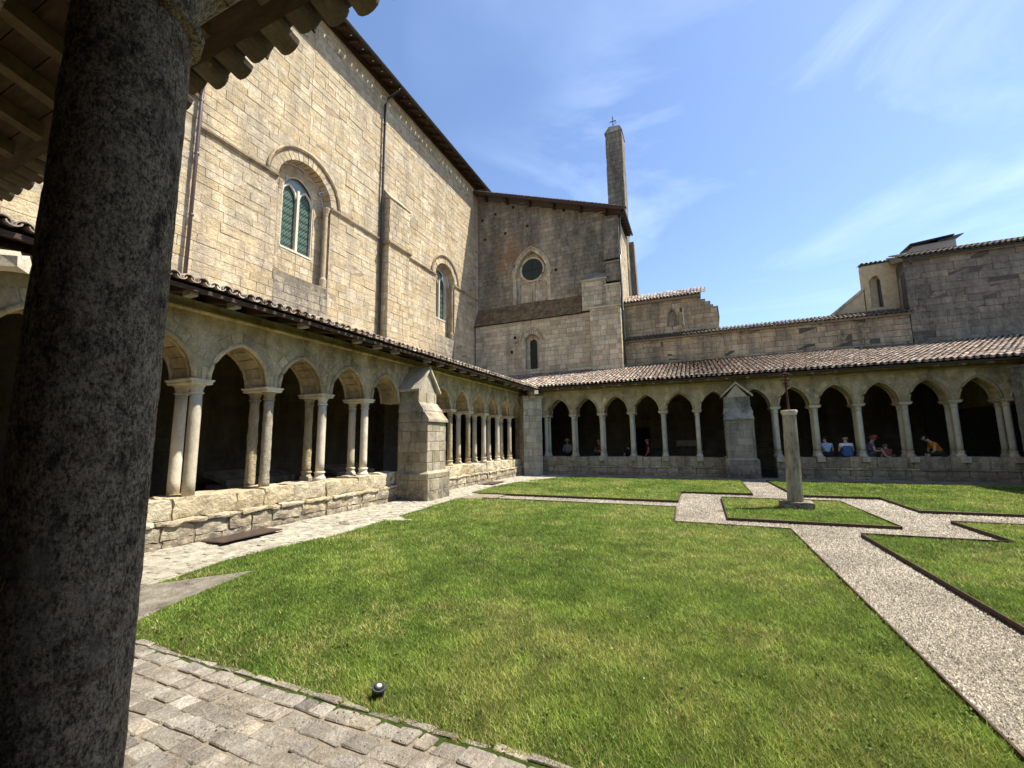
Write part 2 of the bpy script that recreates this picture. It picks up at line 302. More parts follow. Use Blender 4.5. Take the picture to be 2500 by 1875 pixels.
def block(fr, poly, d0, d1, ch=.008, jit=.004):
    """stone from a polygon in (u,z), front at d1, back at d0"""
    n = len(poly); cu = sum(p[0] for p in poly)/n; cz = sum(p[1] for p in poly)/n
    if n == 4:
        w = max(1e-3, min(abs(poly[1][0]-poly[0][0]), abs(poly[2][1]-poly[1][1]))); k = min(ch, w*.2)
        pj = [(u+rnd(-jit, jit), z+rnd(-jit, jit)) for u, z in poly]
        fpj = [(u+(k if u < cu else -k), z+(k if z < cz else -k)) for u, z in pj]
        V = [fr(u, z, d0) for u, z in pj]+[fr(u, z, d1-k*.8) for u, z in pj]+[fr(u, z, d1+rnd(-jit, jit)*.6) for u, z in fpj]
        F = [(i, (i+1) % 4, 4+(i+1) % 4, 4+i) for i in range(4)]+[(4+i, 4+(i+1) % 4, 8+(i+1) % 4, 8+i) for i in range(4)]+[(8, 9, 10, 11)]
    else:
        V = [fr(u, z, d0) for u, z in poly]+[fr(u, z, d1) for u, z in poly]
        F = [(i, (i+1) % n, n+(i+1) % n, n+i) for i in range(n)]+[tuple(range(n, 2*n))]
    return V, F
def masonry(fr, u0, u1, z0, z1, course=(.27, .36), length=(.34, .8), holes=(), top=None, left=None, right=None, relief=.012, joint=.014, jit=.004, rj=.006, d0=-.03):
    """courses of ashlar; holes: (centre, fn(z)->(a,b) or None); top/left/right: bounds as fn"""
    out = []; z = z0
    while z < z1-.05:
        h = rnd(*course)
        if z+h > z1-.12: h = z1-z
        u = u0-rnd(0, length[1]*.8)
        while u < u1:
            w = rnd(*length); a, b = max(u, u0), min(u+w, u1); u += w
            if b-a < .06: continue
            cs = [c for c, f in holes if a < c < b]; segs = []; cur = a
            for c in sorted(cs): segs.append((cur, c)); cur = c
            segs.append((cur, b))
            for sa, sb in segs:
                zb, zt = z+joint/2, z+h-joint/2; hit = False
                for c, f in holes:
                    for q in range(7):
                        r = f(z+h*q/6)
                        if r and r[0] < sb and r[1] > sa: hit = True
                if left or right: hit = hit or any((left and left(z+h*q/6) > sa) or (right and right(z+h*q/6) < sb) for q in (0, 3, 6))
                tp = top and min(top(sa), top(sb)) < zt
                if tp:
                    if max(top(sa), top(sb)) <= zb+.03: continue
                    pl = [(sa+joint/2, zb), (sb-joint/2, zb), (sb-joint/2, max(zb+.01, min(zt, top(sb)))), (sa+joint/2, max(zb+.01, min(zt, top(sa))))]
                    out.append(block(fr, pl, d0, relief+rnd(-rj, rj), jit=jit)); continue
                if not hit:
                    if sb-sa < .05: continue
                    out.append(block(fr, [(sa+joint/2, zb), (sb-joint/2, zb), (sb-joint/2, zt), (sa+joint/2, zt)], d0, relief+rnd(-rj, rj), jit=jit)); continue
                lv = []
                for q in range(7):
                    zz = zb+(zt-zb)*q/6; xl, xr = sa+joint/2, sb-joint/2
                    if left: xl = max(xl, left(zz))
                    if right: xr = min(xr, right(zz))
                    for c, f in holes:
                        r = f(zz)
                        if r and r[0] < xr and r[1] > xl:
                            if (sa+sb)/2 < c: xr = min(xr, r[0])
                            else: xl = max(xl, r[1])
                    if xr-xl > .025: lv.append((xl, xr, zz))
                    elif lv and len(lv) > 1: break
                    else: lv = []
                if len(lv) >= 2:
                    pl = [(l[0], l[2]) for l in lv][::-1]+[(l[1], l[2]) for l in lv]
                    out.append(block(fr, pl, d0, relief+rnd(-rj, rj)))
        z += h
    return out
def backing(fr, outline, holes, m, parent, name='core', depth=None, d=0):
    """mortar sheet with real openings"""
    loops = [[Vector((u, z, 0)) for u, z in outline]]+[[Vector((u, z, 0)) for u, z in h] for h in holes]
    tris = tessellate_polygon(loops); pts = [p for l in loops for p in l]
    V = [fr(p.x, p.y, d) for p in pts]; F = [tuple(t) for t in tris]
    if depth:
        n = len(V); V += [fr(p.x, p.y, d-depth) for p in pts]; F += [tuple(i+n for i in t) for t in tris]; k = 0
        for l in loops:
            F += [(k+i, k+(i+1) % len(l), n+k+(i+1) % len(l), n+k+i) for i in range(len(l))]; k += len(l)
    return link(name, V, F, m, parent)
def arch_x(w, r):      # pointed or round arch: half width at height z above the springing
    if abs(w-r) < 1e-6: return lambda z: math.sqrt(max(0, w*w-z*z))
    R = (w*w+r*r)/(2*w); return lambda z: max(0, math.sqrt(max(0, R*R-z*z))-(R-w))
def arch_pts(c, zs, w, r, n=8):    # from right springing over the apex to the left one
    if abs(w-r) < 1e-6: return [(c+w*math.cos(math.pi*i/(2*n)), zs+w*math.sin(math.pi*i/(2*n))) for i in range(2*n+1)]
    R = (w*w+r*r)/(2*w); A = math.asin(min(1, r/R)); right = [(c-(R-w)+R*math.cos(A*i/n), zs+R*math.sin(A*i/n)) for i in range(n+1)]
    return right+[(2*c-u, z) for u, z in right[-2::-1]]
def clipu(poly, lo, hi):
    for s, lim in ((1, hi), (-1, lo)):
        out = []
        for i in range(len(poly)):
            p, q = poly[i], poly[(i+1) % len(poly)]; pi, qi = s*p[0] <= s*lim, s*q[0] <= s*lim
            if pi: out.append(p)
            if pi != qi:
                t = (lim-p[0])/(q[0]-p[0]); out.append((lim, p[1]+t*(q[1]-p[1])))
        poly = out
        if len(poly) < 3: return []
    return poly
def voussoirs(fr, c, zs, w, r, ring, n, d0, d1, lo=None, hi=None, jit=.011, gap=.014, r2=None):
    """wedge stones between the intrados (w,r) and an extrados offset by ring"""
    out = []; k = 4
    A = arch_pts(c, zs, w, r, n*k); B = arch_pts(c, zs, w+ring, r+(r2 if r2 else ring*1.12), n*k)
    for i in range(2*n):
        a = A[i*k:(i+1)*k+1]; b = B[i*k:(i+1)*k+1]
        pl = a+b[::-1]; cu = sum(p[0] for p in pl)/len(pl); cz = sum(p[1] for p in pl)/len(pl)
        L_ = max(.05, math.hypot(a[0][0]-a[-1][0], a[0][1]-a[-1][1])); s = 1-2*gap/L_
        pl = [(cu+(u-cu)*s, cz+(z-cz)*(1-gap/ring)) for u, z in pl]; pl = [(a0[0], a0[1]) if False else q for a0, q in zip(pl, pl)]
        if lo is not None: pl = clipu(pl, lo, hi)
        if len(pl) > 2: 
            e = rnd(-jit, jit); nv = len(pl)
            V = [fr(u, z, d0) for u, z in pl]+[fr(u, z, d1+e) for u, z in pl]
            out.append((V, [tuple(range(nv))[::-1], tuple(range(nv, 2*nv))]+[(q, (q+1) % nv, nv+(q+1) % nv, nv+q) for q in range(nv)]))
    return out
def rough_block(a, b, jit=.03, nx=7, ny=4, top=True, seed=0):
    """eroded stone between two corners, built as a displaced box; outward face can be any side"""
    import mathutils
    x0, y0, z0 = a; x1, y1, z1 = b; V = []; F = []
    def face(o, du, dv, nu, nv):
        base = len(V)
        for j in range(nv+1):
            for i in range(nu+1): V.append(Vector(o)+Vector(du)*(i/nu)+Vector(dv)*(j/nv))
        for j in range(nv):
            for i in range(nu): q = base+j*(nu+1)+i; F.append((q, q+1, q+nu+2, q+nu+1))
    dx, dy, dz = x1-x0, y1-y0, z1-z0; nX = max(2, int(dx/.09)); nY = max(2, int(dy/.09)); nZ = max(2, int(dz/.08)); nX, nY, nZ = min(nX, 10), min(nY, 10), min(nZ, 6)
    face((x0, y0, z1), (dx, 0, 0), (0, dy, 0), nX, nY); face((x0, y0, z0), (dx, 0, 0), (0, 0, dz), nX, nZ); face((x0, y1, z0), (dx, 0, 0), (0, 0, dz), nX, nZ)
    face((x0, y0, z0), (0, dy, 0), (0, 0, dz), nY, nZ); face((x1, y0, z0), (0, dy, 0), (0, 0, dz), nY, nZ)
    c = Vector(((x0+x1)/2, (y0+y1)/2, (z0+z1)/2)); off = Vector((seed*3.1, seed*1.7, 0)); out = []
    for v in V:
        d = mathutils.noise.noise_vector((v+off)*5.5)*jit+mathutils.noise.noise_vector((v+off)*17)*jit*.45
        e = 0
        for t, lo, hi in ((v.x, x0, x1), (v.y, y0, y1), (v.z, z0, z1)):
            if min(t-lo, hi-t) < 1e-5: e += 1
        k = (c-v).normalized()*(.012*(e-1)) if e > 1 else Vector((0, 0, 0))
        out.append(v+d+k)
    return out, F
# ------------------------------------------------------------------ ground, paths, lawns
def sheet(name, poly, z, m, parent=None, kind='structure'):
    o = link(name, [(x, y, z) for x, y in poly], [tuple(range(len(poly)))], m, parent)
    if parent is None: o['kind'] = kind
    return o
sheet('ground', [(-900, -900), (900, -900), (900, 900), (-900, 900)], -.05, 'earth')
sheet('path', [(-7.6, 2.2), (11.2, 2.2), (11.2, 20.2), (-7.6, 20.2)], .006, 'gravel')
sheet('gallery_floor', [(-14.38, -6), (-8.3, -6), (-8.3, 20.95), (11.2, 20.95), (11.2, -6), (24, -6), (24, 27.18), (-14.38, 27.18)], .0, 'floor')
def vnoise(x, y, s, seed=0):
    rs = np.random.RandomState(seed); g = rs.rand(64, 64); X = x/s; Y = y/s; i = np.floor(X).astype(int); j = np.floor(Y).astype(int); f = X-i; h = Y-j
    f = f*f*(3-2*f); h = h*h*(3-2*h); a = g[i % 64, j % 64]; b = g[(i+1) % 64, j % 64]; c = g[i % 64, (j+1) % 64]; d = g[(i+1) % 64, (j+1) % 64]
    return (a*(1-f)+b*f)*(1-h)+(c*(1-f)+d*f)*h
def inpoly(x, y, P):
    r = np.zeros(len(x), bool); n = len(P)
    for i in range(n):
        (x1, y1), (x2, y2) = P[i], P[(i+1) % n]
        if y1 == y2: continue
        r ^= ((y1 > y) != (y2 > y)) & (x < (x2-x1)*(y-y1)/(y2-y1)+x1)
    return r
def scatter(P, dens, dmax):
    A = np.array(P); lo, hi = A.min(0), A.max(0); n = int((hi-lo).prod()*dmax); x = lo[0]+np.random.rand(n)*(hi[0]-lo[0]); y = lo[1]+np.random.rand(n)*(hi[1]-lo[1])
    v = np.stack([x, y, np.full(n, -1.65)], 1); d = v@np.array(fwd); sx = v@np.array(rgt)/np.maximum(d, .05)*FPX; sy = -(v@np.array(upv))/np.maximum(d, .05)*FPX
    vis = (d > .3) & (np.abs(sx) < 1700) & (sy < 1250); k = vis & inpoly(x, y, P) & (np.random.rand(n) < dens(np.hypot(x, y))/dmax); return x[k], y[k]
def npmesh(name, V, nv, F, tint, m, parent=None, kind='stuff'):
    me = bpy.data.meshes.new(name); nF = len(F); k = F.shape[1]
    me.vertices.add(nv); me.vertices.foreach_set('co', V.astype(np.float32).ravel()); me.loops.add(nF*k); me.loops.foreach_set('vertex_index', F.astype(np.int32).ravel())
    me.polygons.add(nF); me.polygons.foreach_set('loop_start', np.arange(0, nF*k, k, dtype=np.int32)); me.update(calc_edges=True)
    a = me.attributes.new('tint', 'FLOAT_VECTOR', 'FACE'); a.data.foreach_set('vector', tint.astype(np.float32).ravel()); me.materials.append(M[m])
    o = bpy.data.objects.new(name, me); COL.objects.link(o); o['kind'] = kind
    if parent is not None: o.parent = parent
    return o
def grass(P, z, label, dmax=15000, edge=0):
    x, y = scatter(P, lambda d: np.clip(15000*(3.0/np.maximum(d, 3.0))**1.75, 900, 15000), dmax); n = len(x); d = np.hypot(x, y)
    w = np.clip(.0022*(d/3.2)**.9, .0022, .011)*(.7+.7*np.random.rand(n))
    tuft = vnoise(x+50, y+50, .11, 3); h = (.014+.018*np.random.rand(n)+.018*tuft)*np.clip(1+d*.02, 1, 1.3)
    a = np.random.rand(n)*np.pi; le = np.random.rand(n)*2*np.pi; k = .35+.9*np.random.rand(n); dx = np.cos(le)*h*k; dy = np.sin(le)*h*k
    wx = np.cos(a)*w; wy = np.sin(a)*w; V = np.empty((n, 3, 3)); zz = z-.004
    V[:, 0] = np.stack([x-wx, y-wy, np.full(n, zz)], 1); V[:, 1] = np.stack([x+wx, y+wy, np.full(n, zz)], 1); V[:, 2] = np.stack([x+dx, y+dy, zz+h], 1)
    big = vnoise(x+90, y+90, 1.3, 5)*.6+vnoise(x+90, y+90, .42, 6)*.4; dry = np.clip((vnoise(x+30, y+70, .8, 8)*.65+vnoise(x, y+9, .23, 9)*.35-.62)*5, 0, 1)
    if edge:
        dry = np.maximum(dry, np.clip(1-(y-2.2-.15*vnoise(x+9, y, .4, 4))/.45, 0, 1)*(vnoise(x+30, y+20, .35, 12) > .42)*.9)
    for cx, cy, rr in ((-.9, 6.0, .5), (-.35, 6.1, .45), (-4.1, 2.75, .35), (-2.9, 3.0, .3), (-3.3, 2.65, .3), (-1.55, 2.6, .3), (-1.3, 3.6, .35), (1.0, 8.6, .5), (.6, 3.2, .4)):
        dry = np.maximum(dry, np.exp(-((x-cx)**2+((y-cy)*1.3)**2)/rr**2*1.2)*(vnoise(x+3, y+7, .12, 44)*1.3))
    t = np.clip(-.02+.95*big+.40*(np.random.rand(n)-.5), 0, .78); t = np.where(np.random.rand(n) < dry*.45+.02, .74+.26*np.random.rand(n), t)
    br = np.clip(.5+.42*(vnoise(x+5, y+15, .16, 21)-.5)*2*.6+.6*(np.random.rand(n)-.5), 0, 1); T = np.stack([t, br, np.zeros(n)], 1)
    o = npmesh('grass', V.reshape(-1, 3), n*3, np.arange(n*3).reshape(-1, 3), T, 'grass'); o['label'] = label; return n
LAWN = {
 'near': [(-4.7, 2.36), (-5.02, 2.52), (-5.22, 3.05), (-5.5, 4.05), (-6.13, 3.24), (-6.38, 4.2), (-6.36, 5.1), (-6.15, 6.27), (-6.3, 7.55), (-5.72, 7.8), (-6.33, 8.05), (-6.5, 9.6), (-6.62, 11.2), (-5.9, 11.36), (-.6, 11.38), (-.56, 9.36), (1.42, 9.3), (1.41, 2.3), (-.9, 2.3), (-2, 2.34), (-3, 2.27), (-4, 2.33)],
 'far': [(-6.9, 12.42), (-.6, 12.4), (-.6, 14.58), (1.37, 14.6), (1.43, 19.3), (-5.1, 19.35), (-6.0, 18.4), (-6.7, 16.9), (-5.95, 16.75), (-6.85, 16.3), (-7.05, 14.4)],
 'right': [(2.46, 2.3), (2.44, 9.2), (4.36, 9.26), (4.36, 11.08), (10.2, 11.02), (10.2, 2.3)],
 'farright': [(2.46, 14.5), (2.32, 19.3), (10.0, 19.2), (10.3, 12.34), (4.37, 12.36), (4.37, 14.6)],
 'centre': [(.47, 10.1), (3.27, 10.12), (3.22, 13.6), (.5, 13.58)]}
_e = [(x_, 2.285+rnd(-.03, .035)) for x_ in np.arange(1.35, -4.8, -.11)]
LAWN['near'] = [p for p in LAWN['near'] if not (p[1] < 2.37 and p[0] < 1.4 and p[0] > -4.8)]+_e
LL = {'near': 'large mown lawn in the foreground with dry patches beside the setts', 'far': 'mown lawn by the foot of the far arcade, left of the gravel path', 'right': 'mown lawn at the lower right beyond the long gravel path',
      'farright': 'mown lawn behind the fluted column, right of the far gravel path', 'centre': 'small square lawn round the fluted stone column'}
for k, P in LAWN.items():
    sheet('lawn', [(a_, b_-.07 if k == 'near' and b_ < 2.42 else b_) for a_, b_ in P], .045, 'turf')
    grass(P, .045, LL[k].replace('lawn', 'grass'), edge=(k == 'near'))
def gravel(P, label):
    x, y = scatter(P, lambda d: np.clip(7000*(5/np.maximum(d, 3.5))**1.6, 700, 8500), 8500); n = len(x); d = np.hypot(x, y)
    s = (.0062+.005*np.random.rand(n))*np.clip((d/6)**.7, .9, 2.2); V = np.empty((n, 4, 3)); a = np.random.rand(n)*2*np.pi; el = .6+.8*np.random.rand(n)
    for q in range(3):
        b = a+q*2.094+np.random.randn(n)*.25; V[:, q] = np.stack([x+np.cos(b)*s*el, y+np.sin(b)*s/el*1.1, .004+.004*np.random.rand(n)], 1)
    V[:, 3] = np.stack([x+(np.random.rand(n)-.5)*s*.9, y+(np.random.rand(n)-.5)*s*.9, .012+s*.75], 1)
    b = np.arange(n)[:, None]*4; F = np.concatenate([b+[[0, 1, 3]], b+[[1, 2, 3]], b+[[2, 0, 3]]]); t = np.clip(np.random.rand(n)*.9+.2*(vnoise(x, y+40, .5, 31)-.4), 0, 1); T = np.stack([t, np.clip(np.random.rand(n)*.8+.5*(vnoise(x+2, y+4, .45, 61)-.3), 0, 1), t], 1); T = np.concatenate([T]*3)
    o = npmesh('gravel', V.reshape(-1, 3), n*4, F, T, 'pebble'); o['label'] = label
gravel([(1.43, 2.3), (2.44, 2.3), (2.44, 9.3), (1.43, 9.3)], 'pale gravel of the long path running towards the camera')
gravel([(-.55, 9.36), (4.35, 9.3), (4.35, 14.55), (-.55, 14.55), (-.55, 12.4), (-6.8, 12.4), (-6.6, 11.4), (-.55, 11.4)], 'pale gravel round the square central lawn')
gravel([(4.36, 11.1), (10, 11.05), (10, 12.3), (4.36, 12.33)], 'pale gravel of the path leading off to the right')
gravel([(1.4, 14.6), (2.45, 14.6), (2.32, 19.6), (1.45, 19.6)], 'pale gravel of the short path to the far arcade doorway')
def edging(path, label):
    b = MB()
    for (x1, y1), (x2, y2) in zip(path, path[1:]):
        d = Vector((x2-x1, y2-y1, 0)).normalized()*.006; p = Vector((-d.y, d.x, 0)); A = [Vector((x1, y1, 0))-d-p, Vector((x2, y2, 0))+d-p, Vector((x2, y2, 0))+d+p, Vector((x1, y1, 0))-d+p]
        b.hexa([a+Vector((0, 0, -.02)) for a in A]+[a+Vector((0, 0, .074+rnd(-.006, .006))) for a in A])
    o = b.o('lawn_edging', 'steel'); o['label'] = label; o['category'] = 'edging'; o['group'] = 'steel edgings of the lawns'
edging([(-5.9, 11.39), (-.6, 11.4), (-.55, 9.36), (1.43, 9.3), (1.42, 2.35)], 'rusty steel edging round the corner of the large foreground lawn')
edging([(-6.8, 12.41), (-.6, 12.39), (-.6, 14.6), (1.37, 14.6), (1.43, 19.3)], 'rusty steel edging of the lawn left of the far gravel path')
edging([(2.45, 2.35), (2.43, 9.21), (4.35, 9.27), (4.35, 11.09), (10.2, 11.03)], 'rusty steel edging of the lawn at the lower right')
edging([(2.31, 19.3), (2.45, 14.52), (4.36, 14.6), (4.36, 12.35), (10.3, 12.33)], 'rusty steel edging of the lawn behind the fluted column')
edging([(.46, 10.09), (3.28, 10.11), (3.23, 13.61), (.49, 13.59), (.46, 10.09)], 'rusty steel edging enclosing the small square central lawn')

# ------------------------------------------------------------------ paved strips of setts
def setts(parent, rows, m, limit, lawnP=None):
    P = []
    for (o, du, dv, nlen, wrow, lmin, lmax, zt) in rows:
        o = Vector((*o, 0)); du = Vector((*du, 0)).normalized(); dv = Vector((*dv, 0)).normalized(); u = -rnd(0, .15)
        while u < nlen:
            l = rnd(lmin, lmax); c = o+du*(u+l/2)+dv*(wrow/2)
            if lawnP is None or not inpoly(np.array([c.x]), np.array([c.y]), lawnP)[0]:
                g = rnd(.002, .007); j = .015; e = zt+rnd(-.008, .006)
                C = [o+du*(u+a*l+(g if a == 0 else -g)+rnd(-j, j))+dv*(b*wrow+(g if b == 0 else -g)+rnd(-j, j)*.7+(rnd(-.035, .02) if b and m == 'sett' and lmax > .25 else 0)) for a, b in ((0, 0), (1, 0), (1, 1), (0, 1))]
                # octagonal top with rounded corners
                T = []
                for i in range(4):
                    p, q, r = C[i-1], C[i], C[(i+1) % 4]; T += [q+(p-q)*rnd(.05, .1), q+(r-q)*rnd(.05, .1)]
                ce = sum(T, Vector())/8; V = [t+Vector((0, 0, -.02)) for t in T]+[t+Vector((0, 0, e-.006)) for t in T]+[ce+(t-ce)*.90+Vector((0, 0, e+rnd(-.003, .003))) for t in T]+[ce+Vector((0, 0, e+.003))]
                F = [(i, (i+1) % 8, 8+(i+1) % 8, 8+i) for i in range(8)]+[(8+i, 8+(i+1) % 8, 16+(i+1) % 8, 16+i) for i in range(8)]+[(16+i, 16+(i+1) % 8, 24) for i in range(8)]
                P.append((V, F))
            u += l
    pieces(parent, 'sett', P, m, limit, minpx=7)
front = thing('paving', (-3, 1.4, 0), kind='structure')
sheet('bed', [(-8.0, .55), (2.6, .55), (2.6, 2.29), (-4.9, 2.34), (-7, 2.4), (-8.0, 2.6)], .043, 'bedsand', front)
rows = []; y = .70
for i in range(13):
    w = rnd(.118, .138) if i < 12 else 2.305-y
    rows.append(((-7.6, y), (1, rnd(-.004, .004)), (.12, 1), 10.1 if i > 1 else 10.1, w, .115 if i < 12 else .15, .185 if i < 12 else .26, .054)); y += w
setts(front, rows, 'sett', 300)
side = thing('paving', (-7.2, 8, 0), kind='structure')
sheet('bed', [(-8.05, 2.4), (-5.6, 2.4), (-5.6, 20.2), (-8.4, 20.2)], .040, 'bedsand', side)
rows = []; x = -8.05
for i in range(18):
    w = rnd(.12, .15); rows.append(((x, 2.55), (rnd(-.002, .002), 1), (1, 0), 17.2, w, .16, .29, .051)); x += w
bigP = [(-6.3, 2.2), (-5.3, 2.62), (-5.5, 4.1)]
LW = [(-6.13, 2.3), (-6.13, 3.24), (-6.38, 4.2), (-6.36, 5.1), (-6.15, 6.27), (-6.3, 7.55), (-5.72, 7.8), (-6.33, 8.05), (-6.5, 9.6), (-6.66, 11.3), (-6.6, 12.42), (-6.9, 12.6), (-7.05, 14.4), (-6.85, 16.3), (-5.95, 16.75), (-6.7, 16.9), (-6.0, 18.4), (-5.1, 19.8), (-1, 19.8), (-1, 2.3)]
setts(side, rows, 'settpale', 300, LW)
far_p = thing('paving', (1.6, 20.2, 0), kind='structure')
P = []; u = -7.
while u < 10:
    l = rnd(.7, 1.3)
    for y0, y1 in ((19.5, 20.1), (20.11, 20.8)):
        q = MB(); q.box(u, u+l-.015, y0, y1, -.02, .045+rnd(-.006, .006)); P.append((q.V, q.F))
    u += l
pieces(far_p, 'slab', P, 'slab', 40)
tong = thing('stone_slab', (-5.9, 2.9, 0), 'wide worn grey stone slab with a pointed tip between lawn and setts', 'stone slab')
A = [(-6.14, 3.22), (-6.9, 2.9), (-7.0, 2.38), (-5.9, 2.33), (-4.8, 2.36), (-5.03, 2.54), (-5.23, 3.06), (-5.5, 4.04)]
MB().prism([(x, y, -.02) for x, y in A], [(x, y, .052) for x, y in A]).o('slab', 'slab', tong)

# ------------------------------------------------------------------ metal covers and the spotlight
cv = thing('metal_cover', (-7.7, 5.4, 0), 'large rusty brown steel lid propped at a slant on the setts beside the low wall', 'cover', 'metal covers in the left paving')
b = MB(); q = [(-7.98, 4.86, .05), (-7.28, 4.78, .10), (-7.30, 5.90, .10), (-7.98, 6.02, .05)]
b.hexa([Vector(p) for p in q]+[Vector(p)+Vector((0, 0, .02)) for p in q]); b.o('lid', 'plate', cv)
MB().box(-7.9, -7.4, 5.0, 5.8, .02, .06).o('rim', 'black', cv)
gr = thing('metal_cover', (-6.95, 7.05, 0), 'small dark grated drain cover set flush in the pale setts', 'cover', 'metal covers in the left paving')
b = MB(); b.box(-7.25, -6.62, 6.84, 7.27, .03, .038); b.o('rim', 'black', gr)
for i in range(9): MB().box(-7.23+i*.068, -7.2+i*.068, 6.86, 7.25, .038, .05).o('bar', 'plate', gr)
cv2 = thing('metal_cover', (-7.5, 15.6, 0), 'reddish steel cover plate lying near the corner beyond the gabled buttress', 'cover', 'metal covers in the left paving')
b = MB(); q = [(-7.95, 14.9, .04), (-7.25, 14.8, .08), (-7.28, 16.0, .08), (-7.95, 16.1, .04)]; b.hexa([Vector(p) for p in q]+[Vector(p)+Vector((0, 0, .02)) for p in q]); b.o('lid', 'plate', cv2)
sp = thing('spotlight', (-2.04, 2.42, .03), 'small round black ground spotlight at the edge of the grass and the setts', 'spotlight')
b = MB(); c = Vector((-2.04, 2.42, .03)); d = Vector((.25, -.1, .9)).normalized()
b.tube([c, c+d*.03, c+d*.085], [.024, .038, .041], 18); b.o('housing', 'black', sp, smooth=False)
b = MB(); b.tube([c+d*.084, c+d*.098], [.043, .043], 20); b.o('ring', 'lead', sp)
b = MB(); b.tube([c+d*.099, c+d*.108], [.034, .028], 18); b.o('lens', 'black', sp); b = MB(); b.tube([c+d*.109, c+d*.113], [.018, .014], 14); b.o('bulb', 'cream', sp)

# ------------------------------------------------------------------ arcades
def fbox(fr, u0, u1, n0, n1, z0, z1):
    P = [fr(u, z, n) for z in (z0, z1) for u, n in ((u0, n0), (u1, n0), (u1, n1), (u0, n1))]; return P
def frough(fr, u0, u1, n0, n1, z0, z1, jit, seed):
    a, b = fr(u0, z0, n0), fr(u1, z1, n1); return rough_block([min(a[i], b[i]) for i in range(3)], [max(a[i], b[i]) for i in range(3)], jit, seed=seed)
def lathe_p(c, prof, n, jit=0): m = MB(); m.lathe(c, prof, n, jit=jit); return m
def column(parent, fr, u, n, zs, zc, m='column', r=.098, pad=False, rough=0, nseg=16, base=True):
    c = fr(u, 0, n); h0 = zs+(.20 if base else -.02); h1 = zc-.26
    prof = [(r*(1+.01), h0)]+[(r*(1-.02*i/6)*(1+(rnd(-rough, rough))), h0+(h1-h0)*i/ (7 if rough == 0 else 18)) for i in range(1, 7 if rough == 0 else 18)]+[(r*.97, h1)]
    if m == 'fore' and abs(u+1.05) < .01:
        import mathutils
        q = 110; rz = [(r*(1.01-.02*i/q), h0+(h1-h0)*i/q) for i in range(q+1)]; s = MB(); s.lathe((c.x, c.y, 0), rz, 90)
        s.V = [(c.x+(v[0]-c.x)*k, c.y+(v[1]-c.y)*k, v[2]) for v in s.V for k in (1+.020*mathutils.noise.noise(Vector(v)*14)+.012*mathutils.noise.noise(Vector(v)*45),)]; prof = None
    if prof: s = MB(); s.lathe((c.x, c.y, 0), prof, nseg, jit=rough)
    sh = s.o('column', m, parent, smooth=True)
    k = MB(); k.lathe((c.x, c.y, 0), [(r*.97, h1-.005), (r*1.2, h1+.004), (r*1.22, h1+.022), (r*1.0, h1+.034), (r*1.02, h1+.07), (r*1.2, h1+.13), (r*1.62, zc-.075)], nseg); k.o('capital', m, sh, smooth=False)
    if base:
        k = MB(); k.lathe((c.x, c.y, 0), [(r*1.45, zs-.02), (r*1.5, zs+.045), (r*1.38, zs+.07), (r*1.12, zs+.10), (r*1.08, zs+.15), (r*1.3, zs+.175), (r*1.25, zs+.2), (r, zs+.21)], 8 if pad else nseg); k.o('base', m, sh)
def abacus(parent, fr, u, n0, n1, zc, m='column', w=.19):
    for i, (z0, z1, a, bb) in enumerate(((zc-.085, zc-.055, w*.93, w*.93), (zc-.055, zc, w*.93, w*1.08), (zc, zc+.0, 0, 0))):
        if a == 0: continue
    ring = lambda z, a: [fr(u+sx*a, z, n) for n, sx in ((n0-a*.6+w*.6, -1), (n0-a*.6+w*.6, 1), (n1+a*.6-w*.6, 1), (n1+a*.6-w*.6, -1))]
    zs = [(zc-.095, w*.86), (zc-.075, w*.98), (zc-.055, w*.92), (zc-.02, w*1.1), (zc+.002, w*1.1)]
    V = sum([ring(z, a) for z, a in zs], []); F = [(i*4+k, i*4+(k+1) % 4, (i+1)*4+(k+1) % 4, (i+1)*4+k) for i in range(len(zs)-1) for k in range(4)]+[(3, 2, 1, 0), tuple(range(len(V)-4, len(V)))]
    link('abacus', V, F, m, parent)
